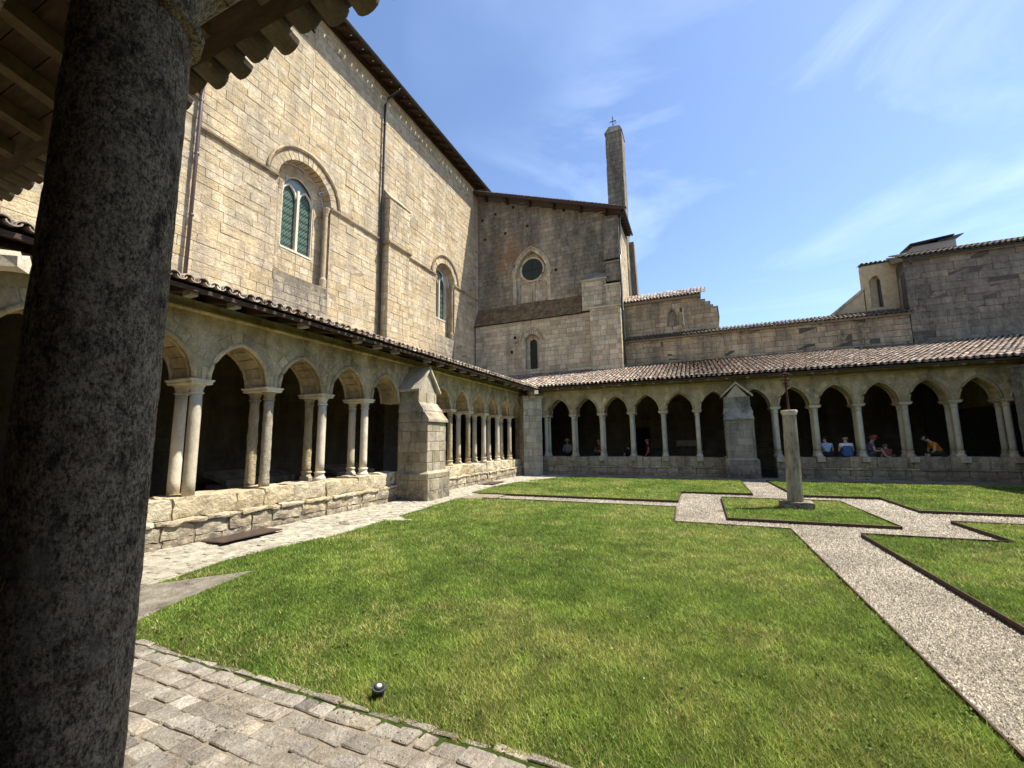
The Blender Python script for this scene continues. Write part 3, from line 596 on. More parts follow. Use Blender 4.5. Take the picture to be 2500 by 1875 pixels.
def arcade(parent, fr, cols, bays, span, zs, zc, apex, zco, ztop, sills, m, mlow, thick=.68, shafts=True, limit=300, pads=False, rough=(), single=(), lo_courses=(.17, .26), detail=True):
    # cols: column positions; bays: (centre, half pitch)
    ring = .23; hs = []; out = [(span[0], zc), ]
    for c, hp in bays:
        w = hp-.135; out += [(c-w-.04, zc)]+arch_pts(c, zc, w+.04, apex-zc+.05, 8)[::-1][1:-1]+[(c+w+.04, zc)]
        fx = arch_x(w+ring, apex-zc+ring*1.12); hs.append((c, (lambda z, c=c, fx=fx, hp=hp, h=apex-zc+ring*1.12: (c-min(hp, fx(z-zc)), c+min(hp, fx(z-zc))) if 0 <= z-zc < h-.01 else (c-hp, c+hp) if z < zc else None)))
    out += [(span[1], zc), (span[1], ztop), (span[0], ztop)]
    backing(fr, out, [], 'mortarlight' if detail else m, parent, 'core', thick-.05, -.008)
    P = masonry(fr, span[0], span[1], zc, zco-.03, (.26, .4), (.45, .95), hs, relief=.0, joint=.006, d0=-.02, rj=.002)
    V = []
    for c, hp in bays: V += voussoirs(fr, c, zc, hp-.135, apex-zc, ring, 5, -thick, .004, c-hp+.003, c+hp-.003)
    pieces(parent, 'stone', P+V, m, limit)
    for c, hp in bays:
        for nz_, rr in ((.005, .050), (-.13, .03), (-thick+.02, .046)):
            A = arch_pts(c, zc, hp-.135+.012, apex-zc+.012, 8); t = MB(); t.tube([fr(u, z, nz_) for u, z in A], rr, 6); t.o('arch_moulding', m, parent, smooth=True)
    t = MB(); t.tube([fr(span[0], zco, .03), fr(span[1], zco, .03)], .045, 8); t.o('cornice', m, parent)
    V = fbox(fr, span[0], span[1], -.05, .05, zco+.035, zco+.065); MB().hexa(V).o('cornice', m, parent)
    P = masonry(fr, span[0], span[1], zco+.067, ztop, (.1, .14), (.25, .6), relief=.0, rj=.02); pieces(parent, 'stone', P, m, 60)
    for i, u in enumerate(cols):
        if shafts:
            for n in (-.10, -.54):
                rg = .055 if (i, n) in rough else 0
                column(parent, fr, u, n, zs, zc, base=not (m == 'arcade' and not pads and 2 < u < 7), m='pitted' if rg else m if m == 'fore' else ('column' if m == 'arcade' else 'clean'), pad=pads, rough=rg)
            abacus(parent, fr, u, -.70, .06, zc, m if m == 'fore' else ('column' if m == 'arcade' else 'clean'))
            if pads:
                V = fbox(fr, u-.13, u+.13, -.25, .22, zs-.20, zs+.003); MB().hexa(V).o('pad', 'clean', parent)
    for (a, b_, nf) in sills:
        V = fbox(fr, a, b_, -.62, nf-.03, -.02, zs-.05); MB().hexa(fbox(fr, a+.01, b_-.01, nf-.2, nf+.065, -.02, .45)).o('core', 'mortar', parent); MB().hexa(V).o('core', 'mortar', parent)
        P = []; k = 0
        for z0, z1, nn_, l0, l1, back in ((0, .17, nf+.09, .4, .7, nf-.15), (.17, .40, nf+.09, .4, .75, nf-.15), (.40, .475, nf+.125, .5, 1.0, nf-.15), (.475, zs, nf-.0, .55, 1.1, -.68)):
            u = a
            while u < b_-.05:
                l = rnd(l0, l1); e = min(u+l, b_)
                if b_-e < .15: e = b_
                zz = z1-.004+(rnd(-.04, .012) if z1 == zs and m != 'fore' else 0)
                P.append(frough(fr, u+.003, e-.003, back, nn_+rnd(-.012, .01), z0+.003, zz, .035 if mlow == 'low' else .022, k)); u = e; k += 1
        pieces(parent, 'sill_stone', P, mlow, 200, smooth=False)

LF = Fr((-8.22, 0, 0), (0, 1, 0), (1, 0, 0)); FF = Fr((0, 20.9, 0), (1, 0, 0), (0, -1, 0)); NF = Fr((0, .52, 0), (1, 0, 0), (0, 1, 0)); EF = Fr((11.2, 0, 0), (0, 1, 0), (-1, 0, 0))
la = thing('cloister_arcade', (-8.5, 10, 0), 'sunlit left arcade of pointed arches on twin columns below the church wall', 'arcade', 'arcades round the cloister garden')
lc = [.52, 1.94, 3.36, 4.78, 6.22, 7.64, 9.08, 12.1, 13.47, 14.82, 16.17, 17.52, 18.87]
lb = [((a+b_)/2, (b_-a)/2) for a, b_ in zip(lc, lc[1:]) if b_-a < 2]+[(9.80, .72), (11.4, .70), (19.55, .68)]
arcade(la, LF, lc, sorted(lb), (-.6, 20.85), .84, 2.89, 3.66, 4.13, 4.32, [(.9, 9.78, .12), (9.79, 10.5, -.02), (11.5, 20.4, .12)], 'arcade', 'low', rough={(4, -.10), (4, -.54), (5, -.54), (7, -.54), (8, -.10), (9, -.10)})
fa = thing('cloister_arcade', (0, 21.2, 0), 'shaded far arcade of pointed arches on slender columns facing the lawn', 'arcade', 'arcades round the cloister garden')
fc = [-7.16, -5.71, -4.29, -2.85, -1.42, .03, 3.07, 4.47, 5.92, 7.36, 8.79, 10.2]
fb = [((a+b_)/2, (b_-a)/2) for a, b_ in zip(fc, fc[1:]) if b_-a < 2]+[(.76, .72), (2.34, .73), (10.92, .72)]
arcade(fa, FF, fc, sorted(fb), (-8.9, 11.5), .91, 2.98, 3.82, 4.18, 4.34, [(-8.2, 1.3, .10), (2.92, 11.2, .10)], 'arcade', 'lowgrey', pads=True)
na = thing('cloister_arcade', (0, .2, 0), 'dark near arcade whose thick round column stands before the camera', 'arcade', 'arcades round the cloister garden')
nc = [-6.0, -4.5, -2.95, -1.05, .37, 1.8, 3.2]
nb = [((a+b_)/2, (b_-a)/2) for a, b_ in zip(nc, nc[1:])]
# near arcade: only bays around the camera are open
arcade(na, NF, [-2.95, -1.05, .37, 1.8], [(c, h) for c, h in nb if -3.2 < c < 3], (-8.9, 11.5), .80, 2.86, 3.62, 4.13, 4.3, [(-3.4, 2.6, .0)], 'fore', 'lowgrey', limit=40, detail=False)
ea = thing('cloister_wall', (11.5, 10, 0), 'long right-hand cloister wall closing the garden on the east', 'wall')
MB().box(11.2, 11.85, -6, 27, 2.9, 4.4).o('wall', 'arcade', ea); MB().box(17.4, 17.7, -6, 27.2, 0, 6).o('wall', 'inner', ea); MB().hexa([Vector(p) for p in ((10.3, -6, 4.3), (18, -6, 6.1), (18, 20.1, 6.1), (10.3, 20.1, 4.3), (10.3, -6, 4.4), (18, -6, 6.2), (18, 20.1, 6.2), (10.3, 20.1, 4.4))]).o('roof', 'tiledark', ea); MB().box(11.2, 11.85, .5, 20.8, 0, .85).o('low_wall', 'lowgrey', ea)  # unseen roof slab and end wall added to keep sun out of the galleries

# ------------------------------------------------------------------ buttresses
def gabled(name, fr, uc, hw, nf, zt1, zt2, zg, zap, m, mtop, label, plinth=.09):
    """gabled buttress: plinth, shaft, weathered set-off, upper stage under a small gable"""
    t = thing(name, fr(uc, 0, nf/2), label, 'buttress', 'stone buttresses of the cloister'); ns = nf-.34; P = []
    sides = [(fr, uc-hw, uc+hw, 0, nf)]
    C = MB(); C.hexa(fbox(fr, uc-hw, uc+hw, -.02, nf, .02, zt1)); C.hexa(fbox(fr, uc-hw*.93, uc+hw*.93, -.02, ns, zt1-.1, zg)); C.hexa(fbox(fr, uc-hw-plinth, uc+hw+plinth, -.02, nf+plinth, 0, .8))
    C.o('core', 'mortar', t)
    UU, NN = fr.U, fr.N
    for (u_, n_, z0, z1, s, tw) in ((hw, nf, .83, zt1, 1, .0), (hw+plinth, nf+plinth, .0, .80, 1, 0), (hw*.93, ns, zt2, zg, 1, 0)):
        f = Fr(fr(uc, 0, n_), UU, NN); P += masonry(f, -u_, u_, z0, z1, (.24, .34), (.28, .6), relief=.012)
        for sg in (-1, 1):
            g = Fr(fr(uc+sg*u_, 0, 0), NN, UU*sg); P += masonry(g, 0, n_, z0, z1, (.22, .34), (.25, .62), relief=.012)
    pieces(t, 'stone', P, m, 300)
    A = [fr(uc-hw-plinth, .80, 0), fr(uc+hw+plinth, .80, 0), fr(uc+hw+plinth, .80, nf+plinth+.01), fr(uc-hw-plinth, .80, nf+plinth+.01)]; B = [fr(uc-hw, .87, 0), fr(uc+hw, .87, 0), fr(uc+hw, .87, nf+.01), fr(uc-hw, .87, nf+.01)]
    MB().hexa(A+B).o('plinth_cap', m, t)
    for i in range(2):       # sloping set-off in two weathered steps
        a, b_ = i/2, (i+1)/2; za, zb = zt1+(zt2-zt1)*a, zt1+(zt2-zt1)*b_; na_, nb_ = nf+.07-(nf-ns+.05)*a, nf+.07-(nf-ns+.05)*b_; e = .05-.03*i; w = hw+.03; wb = hw*.93+.02
        pf = [fr(uc-w, za, 0), fr(uc+w, za, 0), fr(uc+w, za, na_), fr(uc-w, za, na_)]; pg = [fr(uc-w+.01, za+.07, 0), fr(uc+w-.01, za+.07, 0), fr(uc+w-.01, za+.07, na_), fr(uc-w+.01, za+.07, na_)]
        ph = [fr(uc-wb, zb+.03, 0), fr(uc+wb, zb+.03, 0), fr(uc+wb, zb+.03, nb_), fr(uc-wb, zb+.03, nb_)]; q = MB(); q.hexa(pf+pg); q.hexa([p+Vector((0, 0, 0)) for p in pg]+ph); q.o('set_off', 'pier' if m == 'pier' else m, t)
    wg = hw*.93+.1; rin = [(-wg, zg), (wg, zg), (wg, zg+.07), (0, zap), (-wg, zg+.07)]
    q = MB(); q.prism([fr(uc+u, z, -.02) for u, z in [(-hw*.8, zg-.02), (hw*.8, zg-.02), (0, zap-.12)]], [fr(uc+u, z, ns+.004) for u, z in [(-hw*.8, zg-.02), (hw*.8, zg-.02), (0, zap-.12)]]); q.o('gable', mtop, t)
    for sg in (-1, 1):
        pr = [(sg*(wg+.02), zg-.02), (sg*(wg+.02), zg+.055), (0, zap), (0, zap-.1)]; q = MB(); q.prism([fr(uc+u, z, -.02) for u, z in pr], [fr(uc+u, z, ns+.10) for u, z in pr]); q.o('coping', mtop, t)
    return t
gabled('buttress', LF, 10.92, .5, 1.02, 2.30, 2.86, 3.22, 4.02, 'pier', 'clean', 'sunlit gabled stone buttress in the middle of the left arcade')
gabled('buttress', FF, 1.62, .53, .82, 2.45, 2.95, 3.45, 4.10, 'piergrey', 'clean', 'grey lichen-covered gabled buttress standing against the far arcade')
def diag(name, P1, P2, back, z1, m, label):
    t = thing(name, ((P1[0]+P2[0])/2, (P1[1]+P2[1])/2, 0), label, 'buttress', 'stone buttresses of the cloister')
    p1, p2 = Vector((*P1, 0)), Vector((*P2, 0)); U = (p2-p1).normalized(); Nn = Vector((U.y, -U.x, 0)); 
    if Nn.dot(Vector((*back, 0))-p1) > 0: Nn = -Nn
    w = (p2-p1).length; f = Fr(p1, U, Nn); MB().hexa(fbox(f, .01, w-.01, -1.2, -.01, 0, z1)).o('core', 'mortar', t); P = masonry(f, 0, w, .0, z1, (.28, .4), (.3, .55), relief=.006)
    for a, s in ((0, -1), (w, 1)): P += masonry(Fr(f(a, 0, 0), -Nn, U*s), 0, 1.15, 0, z1, (.28, .4), (.3, .6), relief=.006)
    pieces(t, 'stone', P, m, 300); MB().hexa(fbox(f, -.04, w+.04, -1.2, .05, z1, z1+.07)).o('coping', m, t); return t
diag('buttress', (-7.86, 19.6), (-7.15, 20.3), (-8.6, 21), 3.86, 'clean', 'pale square-topped diagonal pier in the far left corner')
diag('buttress', (10.1, 20.3), (10.81, 19.6), (11.6, 21), 3.98, 'piergrey', 'square-topped corner pier cut off by the right edge of the photo')
diag('buttress', (-7.15, 1.2), (-7.86, 1.9), (-8.6, .5), 3.7, 'clean', 'pale corner pier behind the dark foreground column')
def spout(c, d, L_, label):
    t = thing('stone_spout', c, label, 'waterspout', 'stone waterspouts on the corner piers'); d = Vector((*d, 0)).normalized(); s = Vector((-d.y, d.x, 0)); c = Vector(c); Vv = []; Ff = []
    sec = [(-.13, 0), (.13, 0), (.15, .16), (.09, .26), (.03, .17), (-.03, .17), (-.09, .26), (-.15, .16)]; n = 9
    for i in range(n):
        k = i/(n-1); q = 1-.25*k+rnd(-.04, .04)
        Vv += [c+d*(k*L_)+s*(a*q+rnd(-.012, .012))+Vector((0, 0, b_*q+rnd(-.012, .012)+.02*k)) for a, b_ in sec]
    Ff = [(i*8+k, i*8+(k+1) % 8, (i+1)*8+(k+1) % 8, (i+1)*8+k) for i in range(n-1) for k in range(8)]+[(7, 6, 5, 4, 3, 2, 1, 0), tuple(range(n*8-8, n*8))]
    link('spout', Vv, Ff, 'column', t); b = MB(); b.hexa([c+d*x_+s*y_+Vector((0, 0, z_)) for z_ in (-.16, -.01) for x_, y_ in ((-.1, -.12), (L_*.45, -.12), (L_*.45, .12), (-.1, .12))]); b.o('corbel', 'column', t)
spout((-7.72, 20.1, 3.96), (1, -1), .85, 'worn stone waterspout over the diagonal pier in the far corner')
spout((-7.95, 1.2, 3.72), (1, 1), 1.25, 'white sunlit stone waterspout at the left edge, partly behind the dark column')

# ------------------------------------------------------------------ tiled roofs
def tiles(parent, fr, u0, u1, ze, ne, slope, rows, pitch=.2, expo=.34, m='tile', limit=300, ok=None, thick_rows=1, r=.088):
    P = []; n = int((u1-u0)/pitch)
    for j in range(rows):
        for i in range(n+1):
            uc = u0+(i+.5)*pitch+rnd(-.012, .012); t0 = j*expo-.02+rnd(-.025, .025)*(1.4 if r > .1 else 1); t1 = t0+expo+.07
            for pan in (0, 1):
                if pan and j > 1 and m != 'tile': continue
                c = uc+(pitch/2 if pan else 0)
                if ok and not ok(c, (t0+t1)/2): continue
                V = []; K = 6 if j < 3 else 5; r_ = r*(1+(rnd(-.14, .1) if r > .1 else 0)); ra, rb = (r_*1.03, r_*.86) if not pan else (r*.86, r*1.0); tw = rnd(-.012, .012); th = j < thick_rows; lift = rnd(-.006, .010)
                for (tt, rr, dr) in ((t0, ra, 0), (t1, rb, 0))+(((t0, ra, -.014), (t1, rb, -.014)) if th else ()):
                    for k in range(K+1):
                        a = math.pi*k/K; rad = rr+dr; hgt = (.055+rad*.95*math.sin(a)) if not pan else (.075-rad*.72*math.sin(a)-dr*.6)
                        V.append(fr(c+rad*math.cos(a)+(tw if tt == t1 else 0), ze+slope*tt+hgt+lift+(.022 if tt == t0 else 0), ne-tt))
                F = [(k, k+1, K+2+k, K+1+k) for k in range(K)]
                if th: F += [(k, 2*(K+1)+k, 2*(K+1)+k+1, k+1) for k in range(K)]+[(2*(K+1)+k, 3*(K+1)+k, 3*(K+1)+k+1, 2*(K+1)+k+1) for k in range(K)]
                P.append((V, F))
    pieces(parent, 'tile', P, m, limit, smooth=False, minpx=6)
def roof(label, fr, u0, u1, ze, ne, D, slope, m, ok=None, corner=(None, None), raft=.75, rows=None, limit=300, und='wood', boards=False, pitch=.2, expo=.34, rm='wood', gap=0, ends='woodgrey'):
    t = thing('gallery_roof', fr((u0+u1)/2, ze, ne-D/2), label, 'roof', 'tiled roofs of the cloister galleries')
    a0, a1 = u0, u1; b0 = u0-(D if corner[0] else 0)*1; b1 = u1+(D if corner[1] else 0)*1
    V = []
    for dz in (.0, .035):
        V += [fr(a0, ze+dz+.005, ne-.05), fr(a1, ze+dz+.005, ne-.05), fr(b1, ze+dz+slope*D, ne-D), fr(b0, ze+dz+slope*D, ne-D)]
    MB().hexa(V).o('deck', und, t)
    tiles(t, fr, b0, b1, ze+.02, ne+.06, slope, rows or int((D+.06)/expo)+1, pitch, expo, m, limit, ok, 2)
    q = MB(); q.hexa([fr(u, ze+s, n+dn) for s in (-.045, .02) for u, n, dn in ((a0, ne, -.05), (a1, ne, -.05), (a1, ne, .0), (a0, ne, .0))]); q.o('fascia', rm, t)
    u = u0+.3
    while u < u1:
        e0, e1 = ne-.10, -.3; w = .055
        def rp(n, s): return ze-.012+slope*(ne-n)-s
        A = [fr(u-w, rp(e0, .06), e0), fr(u+w, rp(e0, .06), e0), fr(u+w, rp(e1, .16), e1), fr(u-w, rp(e1, .16), e1)]; B = [fr(u-w, rp(e0, 0), e0), fr(u+w, rp(e0, 0), e0), fr(u+w, rp(e1, 0), e1), fr(u-w, rp(e1, 0), e1)]
        MB().hexa(A+B).o('rafter', rm, t)
        if ends and rnd(0, 1) < .75:
            MB().hexa([fr(u+du, rp(e0+.02, s), e0+.02+dn) for s in (.105, .012) for du, dn in ((-w-.005, -.22), (w+.005, -.22), (w+.005, .0), (-w-.005, .0))]).o('rafter_end', ends, t)
        u += raft+rnd(-.04, .04)
    return t
lr = roof('tiled lean-to roof of the left gallery with ragged curved eave tiles', LF, .0, 20.08, 4.22, .92, 7.1, .26, 'tile', ok=lambda u, t: u < 20.05+t and u > -8, corner=(0, 1), rows=22)
fr_ = roof('sloping canal-tiled roof above the far arcade, grey and red', FF, -7.28, 18, 4.30, .80, 7.1, .262, 'tile', ok=lambda u, t: u > -7.32-t and u < 17.5, corner=(1, 0), rows=21, limit=300)
nr = thing('gallery_roof', (-2, .5, 4), 'dark underside of the near gallery roof with rafters, boards and scalloped tile ends', 'roof', 'tiled roofs of the cloister galleries')
SL = .27; ZE, YE = 4.20, 1.52
def nroof_z(y): return ZE+SL*(YE-y)
P = []; y = YE-.02
while y > -1.6:
    w = rnd(.15, .21); x = -9.5
    while x < 4:
        l = rnd(1.4, 2.6); g = .006; zz = rnd(0, .006)
        V = [(a, bb, nroof_z(bb)+s) for s in (.0+zz, .022+zz) for a, bb in ((x+.002, y-w+g), (x+l-.002, y-w+g), (x+l-.002, y-g*0), (x+.002, y-g*0))]
        q = MB(); q.hexa(V); P.append((q.V, q.F)); x += l
    y -= w
pieces(nr, 'board', P, 'board', 200)
MB().hexa([Vector((a, bb, nroof_z(bb)+s)) for s in (.034, .05) for a, bb in ((-12, -7), (12, -7), (12, YE-.05), (-12, YE-.05))]).o('deck', 'void', nr)
x = -9.3; i = 0
while x < 4:
    V = []
    for (w0, s0, s1) in ((.05, .115, .002),):
        A = [Vector((x+sx*w0, bb, nroof_z(bb)-s)) for s in (s0, s1) for sx, bb in ((-1, -1.6), (1, -1.6), (1, YE-.16), (-1, YE-.16))]
    MB().hexa(A).o('rafter', 'rafter', nr); x += .52+rnd(-.03, .03)
MB().hexa([Vector((a, bb, 4.17+s)) for s in (.0, .14) for a, bb in ((-12, .28), (12, .28), (12, .44), (-12, .44))]).o('wall_plate', 'wood', nr)
tiles(nr, NF, -9.5, 4, ZE+.0, YE-.52+.15, SL, 4, .225, .36, 'tiledark', 260, None, 2, r=.101)
# gallery interiors: closing walls behind and beside the camera
bk = thing('gallery_wall', (0, -5.6, 0), 'plastered rear wall of the near gallery behind the camera', 'wall'); MB().box(-14, 14, -6, -5.7, 0, 6).o('wall', 'plaster', bk)
# ------------------------------------------------------------------ church nave: the tall sunlit wall
NV = Fr((-14.4, 0, 0), (0, 1, 0), (1, 0, 0)); ZT = 20.85
nave = thing('church_nave', (-14.4, 12, 0), 'tall sunlit limestone church wall with two arched windows, buttress and dark eaves', 'church')
def rec_hole(c, hw, z0, zs, R):
    f = arch_x(R, R)
    return (c, lambda z: (c-hw, c+hw) if z0 <= z < zs else ((c-f(z-zs), c+f(z-zs)) if zs <= z < zs+R-.002 else None))
WINS = [(11.87, 1.3), (22.66, 1.12)]
def rec_poly(c, hw, z0, zs, R, n=10): return [(c-hw, z0), (c+hw, z0)]+arch_pts(c, zs, R, R, n)
holes = []; polys = []
for c, R in WINS: holes.append((c, (lambda z, c=c, R=R, f=arch_x(R+.42, R+.42): (c-R, c+R) if 8.35 <= z < 12.08 else ((c-f(z-12.08), c+f(z-12.08)) if 12.08 <= z < 12.08+R+.418 else None)))); polys.append(rec_poly(c, R, 8.35, 12.08, R+.05))
backing(NV, [(-6, 0), (27.2, 0), (27.2, ZT), (-6, ZT)], polys, 'mortarwarm', nave, 'core', None, 0)
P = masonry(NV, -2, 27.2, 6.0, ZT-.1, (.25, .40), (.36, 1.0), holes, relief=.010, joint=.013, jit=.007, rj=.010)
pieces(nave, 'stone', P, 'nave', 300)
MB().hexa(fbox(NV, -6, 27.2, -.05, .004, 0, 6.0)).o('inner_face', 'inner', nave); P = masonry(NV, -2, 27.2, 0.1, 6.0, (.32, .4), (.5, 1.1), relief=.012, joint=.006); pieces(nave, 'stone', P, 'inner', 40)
def nave_window(c, R):
    zs = 12.08; d = -.48; B = Fr((-14.4+d, 0, 0), (0, 1, 0), (1, 0, 0))
    P = voussoirs(NV, c, zs, R, R, .42, 10, d, .016, r2=.42); pieces(nave, 'stone', P, 'nave', 40)
    # reveals: jambs and sloped sill, with coursed stones
    P = []
    for sg in (-1, 1):
        z = 8.35
        while z < zs-.02:
            h = min(rnd(.3, .36), zs-z); V = fbox(NV, c+sg*R-(.0 if sg > 0 else .03), c+sg*R+(.03 if sg > 0 else .0), d, .012, z+.006, z+h-.006); q = MB(); q.hexa(V); P.append((q.V, q.F)); z += h
    pieces(nave, 'stone', P, 'nave', 30)
    s = MB(); s.hexa([NV(c-R, 7.95, -.02), NV(c+R, 7.95, -.02), NV(c+R, 7.95, .03), NV(c-R, 7.95, .03)]+[NV(c-R, 8.56, d), NV(c+R, 8.56, d), NV(c+R, 8.34, .03), NV(c-R, 8.34, .03)]); s.o('window_sill', 'transept', nave)
    # recess back wall with the window opening (two lights)
    hw = .77; l0, l1 = 9.62, 12.05; wa, wr = .77, .88; wc = c+.04
    fx = arch_x(wa, wr); hole = (wc, lambda z: (wc-hw, wc+hw) if l0 <= z < l1 else ((wc-fx(z-l1), wc+fx(z-l1)) if l1 <= z < l1+wr-.01 else None))
    fR = arch_x(R, R); lim = lambda s_: (lambda z: c+s_*(R if z < zs else max(.01, fR(min(R, z-zs)))))
    backing(B, rec_poly(c, R, 8.4, zs, R), [[(wc-hw, l0), (wc+hw, l0)]+arch_pts(wc, l1, wa, wr, 8)], 'mortar', nave)
    P = masonry(B, c-R, c+R, 8.5, zs+R-.05, (.3, .36), (.3, .55), [hole], left=lim(-1), right=lim(1), relief=.010); pieces(nave, 'stone', P, 'nave', 50)
    win = MB(); win.hexa(fbox(B, wc-hw-.02, wc-hw+.05, -.24, -.02, l0, l1)); win.hexa(fbox(B, wc+hw-.05, wc+hw+.02, -.24, -.02, l0, l1)); win.hexa(fbox(B, wc-hw, wc+hw, -.24, .03, l0-.06, l0+.02))
    f = win.o('window', 'whitewood', nave)
    MB().hexa(fbox(B, wc-.055, wc+.055, -.22, .0, l0, l1+.3)).o('mullion', 'whitewood', f)
    for sg in (-1, 1):
        cc = wc+sg*.40; w = .335
        poly = [(cc-w, l0+.02), (cc+w, l0+.02)]+arch_pts(cc, l1-.12, w, .52, 6)
        link('pane', [B(u, z, -.16) for u, z in poly], [tuple(range(len(poly)))], 'green', f)
        for k in range(7):
            z = l0+.33*k+.25; 
            if z < l1: MB().tube([B(cc-w, z, -.13), B(cc+w, z, -.13)], .011, 5).o('bar', 'black', f)
        fr2 = MB(); A = arch_pts(cc, l1-.12, w, .52, 8); fr2.tube([B(u, z, -.10) for u, z in A], .06, 6); fr2.o('tracery', 'whitewood', f, smooth=True)
    fr2 = MB(); fr2.tube([B(u, z, -.06) for u, z in arch_pts(wc, l1, wa, wr, 8)], .055, 6); fr2.o('frame', 'whitewood', f, smooth=True)
    poly = [(wc-wa, l1-.1), (wc+wa, l1-.1)]+arch_pts(wc, l1, wa, wr, 6); link('pane', [B(u, z, -.19) for u, z in poly], [tuple(range(len(poly)))], 'bluegl', f)
    bd = MB(); bd.hexa(fbox(B, wc-1, wc+1, -.6, -.45, l0-.4, l1+1.1)); bd.o('room_beyond', 'void', f)
    # label hood with its beading, colonnettes in the jambs
    h = MB(); h.tube([NV(u, z, .05) for u, z in arch_pts(c, zs, R+.50, R+.50, 14)], .065, 8); h.o('hood_mould', 'back', nave, smooth=True)
    A = arch_pts(c, zs, R+.42, R+.42, 34); h = MB()
    for u, z in A: h.lathe((-14.4+.055, u, z-.025), [(.008, 0), (.034, .012), (.034, .04), (.008, .052)], 6)
    h.o('beading', 'back', nave)
    for sg in (-1, 1):
        u = c+sg*(R-.11); k = MB(); k.lathe((-14.4-.14, u, 8.75), [(.15, -.35), (.15, 0), (.12, .06), (.095, .12), (.09, 2.95), (.11, 2.98), (.10, 3.02), (.17, 3.28), (.17, 3.33)], 12); k.o('colonnette', 'back' if sg > 0 else 'nave', nave, smooth=False)
for c, R in WINS: nave_window(c, R)
def moulded(parent, fr, u0, u1, z, m='back', name='string_course', s=1):
    q = MB(); pr = [(0, -.10), (.04*s, -.09), (.06*s, -.04), (.11*s, -.02), (.12*s, .05), (.0, .10)]
    q.prism([fr(u0, z+b_, n) for n, b_ in pr], [fr(u1, z+b_, n) for n, b_ in pr]); q.o(name, m, parent)
moulded(nave, NV, 7.62, 10.53, 12.08); moulded(nave, NV, 13.2, 16.4, 12.08); moulded(nave, NV, 18.22, 21.5, 12.08); moulded(nave, NV, 23.8, 27.15, 12.08); moulded(nave, NV, -2, 7.5, 13.05)
# flat buttress on the nave with the string course wrapped round it
U0, U1, BN = 16.5, 18.18, .52
MB().hexa(fbox(NV, U0+.02, U1-.02, -.02, BN-.02, 0, 14.3)).o('core', 'mortar', nave)
BF = Fr(NV(0, 0, BN), NV.U, NV.N); P = masonry(BF, U0, U1, 6, 14.35, (.3, .36), (.28, .55), relief=.005)+masonry(Fr(NV(U0, 0, 0), NV.N, -NV.U), 0, BN, 6, 14.35, (.3, .36), (.24, .52), relief=.005)
pieces(nave, 'stone', P, 'nave', 120)
q = MB(); q.hexa(fbox(NV, U0-.04, U1+.04, -.02, BN+.05, 14.35, 14.43)); q.hexa([NV(U0, 14.43, -.02), NV(U1, 14.43, -.02), NV(U1, 14.43, BN), NV(U0, 14.43, BN), NV(U0, 15.0, -.02), NV(U1, 15.0, -.02), NV(U1, 15.0, .03), NV(U0, 15.0, .03)]); q.o('weathering', 'nave', nave)
moulded(nave, BF, U0-.1, U1+.1, 11.9, s=1.1); moulded(nave, Fr(NV(U0, 0, 0), NV.N, -NV.U), 0, BN+.1, 11.9, s=1.1)
# dark stained apron below the window
for c, R in WINS:
    P = masonry(Fr(NV(0, 0, .015), NV.U, NV.N), c-R+.05, c+R+.02, 6.9, 8.1, (.3, .36), (.4, .8), relief=.018); pieces(nave, 'stone', P, 'apron', 30)
# eaves: boarded overhang with holes of light, gutter
rf = MB(); y0, y1 = -3, 27.85
rf.hexa([Vector((x_, y_, ZT-.02+(-14.4-x_)*.42+s+.35)) for s in (0, .05) for x_, y_ in ((-13.87, y0), (-13.55, y0), (-13.55, y1), (-13.87, y1))])
rf.hexa([Vector((x_, y_, ZT-.02+(-14.4-x_)*.42+s+.35)) for s in (0, .05) for x_, y_ in ((-26, y0), (-13.98, y0), (-13.98, y1), (-26, y1))])
y = y0
while y < y1-.4:
    g = rnd(.24, .46); rf.hexa([Vector((x_, y_, ZT-.02+(-14.4-x_)*.42+s+.35)) for s in (0, .05) for x_, y_ in ((-13.981, y), (-13.869, y), (-13.869, y+g), (-13.981, y+g))]); y += g+.075
rf.o('roof', 'wood', nave)
y = y0+.3
while y < y1-.3:
    MB().hexa([Vector((x_, y+s_, ZT+.3+(-14.4-x_)*.42-z_)) for z_ in (.16, -.02) for x_, s_ in ((-14.3, -.07), (-13.68, -.07), (-13.68, .07), (-14.3, .07))]).o('rafter', 'wood', nave); y += .78
MB().hexa([Vector((x_, y_, z_)) for z_ in (ZT-.09, ZT+.34) for x_, y_ in ((-14.7, y0), (-14.38, y0), (-14.38, 27.2), (-14.7, 27.2))]).o('wall_head', 'wood', nave)
g = MB(); n = 8
for i in range(n):
    a0, a1 = math.pi*i/n, math.pi*(i+1)/n; r = .085; c = (-13.48, ZT-.02)
    g.hexa([Vector((c[0]+rr*math.cos(a), yy, c[1]-rr*math.sin(a))) for yy in (y0, y1+.05) for a, rr in ((a0, r), (a1, r), (a1, r-.012), (a0, r-.012))])
g.o('gutter', 'lead', nave)
t = MB(); t.tube([Vector(p) for p in ((-13.5, 16.62, ZT-.1), (-13.55, 16.62, ZT-.35), (-14.12, 16.42, 20.1), (-14.25, 16.36, 19.7), (-14.25, 16.34, 14.9), (-14.22, 16.32, 6.2))], .062, 8); dp = t.o('downpipe', 'darkpipe', nave, smooth=True)
for z in (18.5, 16, 13.6, 11.2, 8.8): MB().lathe((-14.25, 16.34, z), [(.075, 0), (.08, .02), (.08, .05), (.075, .07)], 8).o('bracket', 'darkpipe', dp)
t = MB(); t.tube([Vector(p) for p in ((-14.2, 7.6, 20.6), (-14.28, 7.6, 13.4), (-14.24, 7.58, 13.0), (-14.24, 7.56, 5.9))], .058, 8); dp = t.o('downpipe', 'zinc', nave, smooth=True)
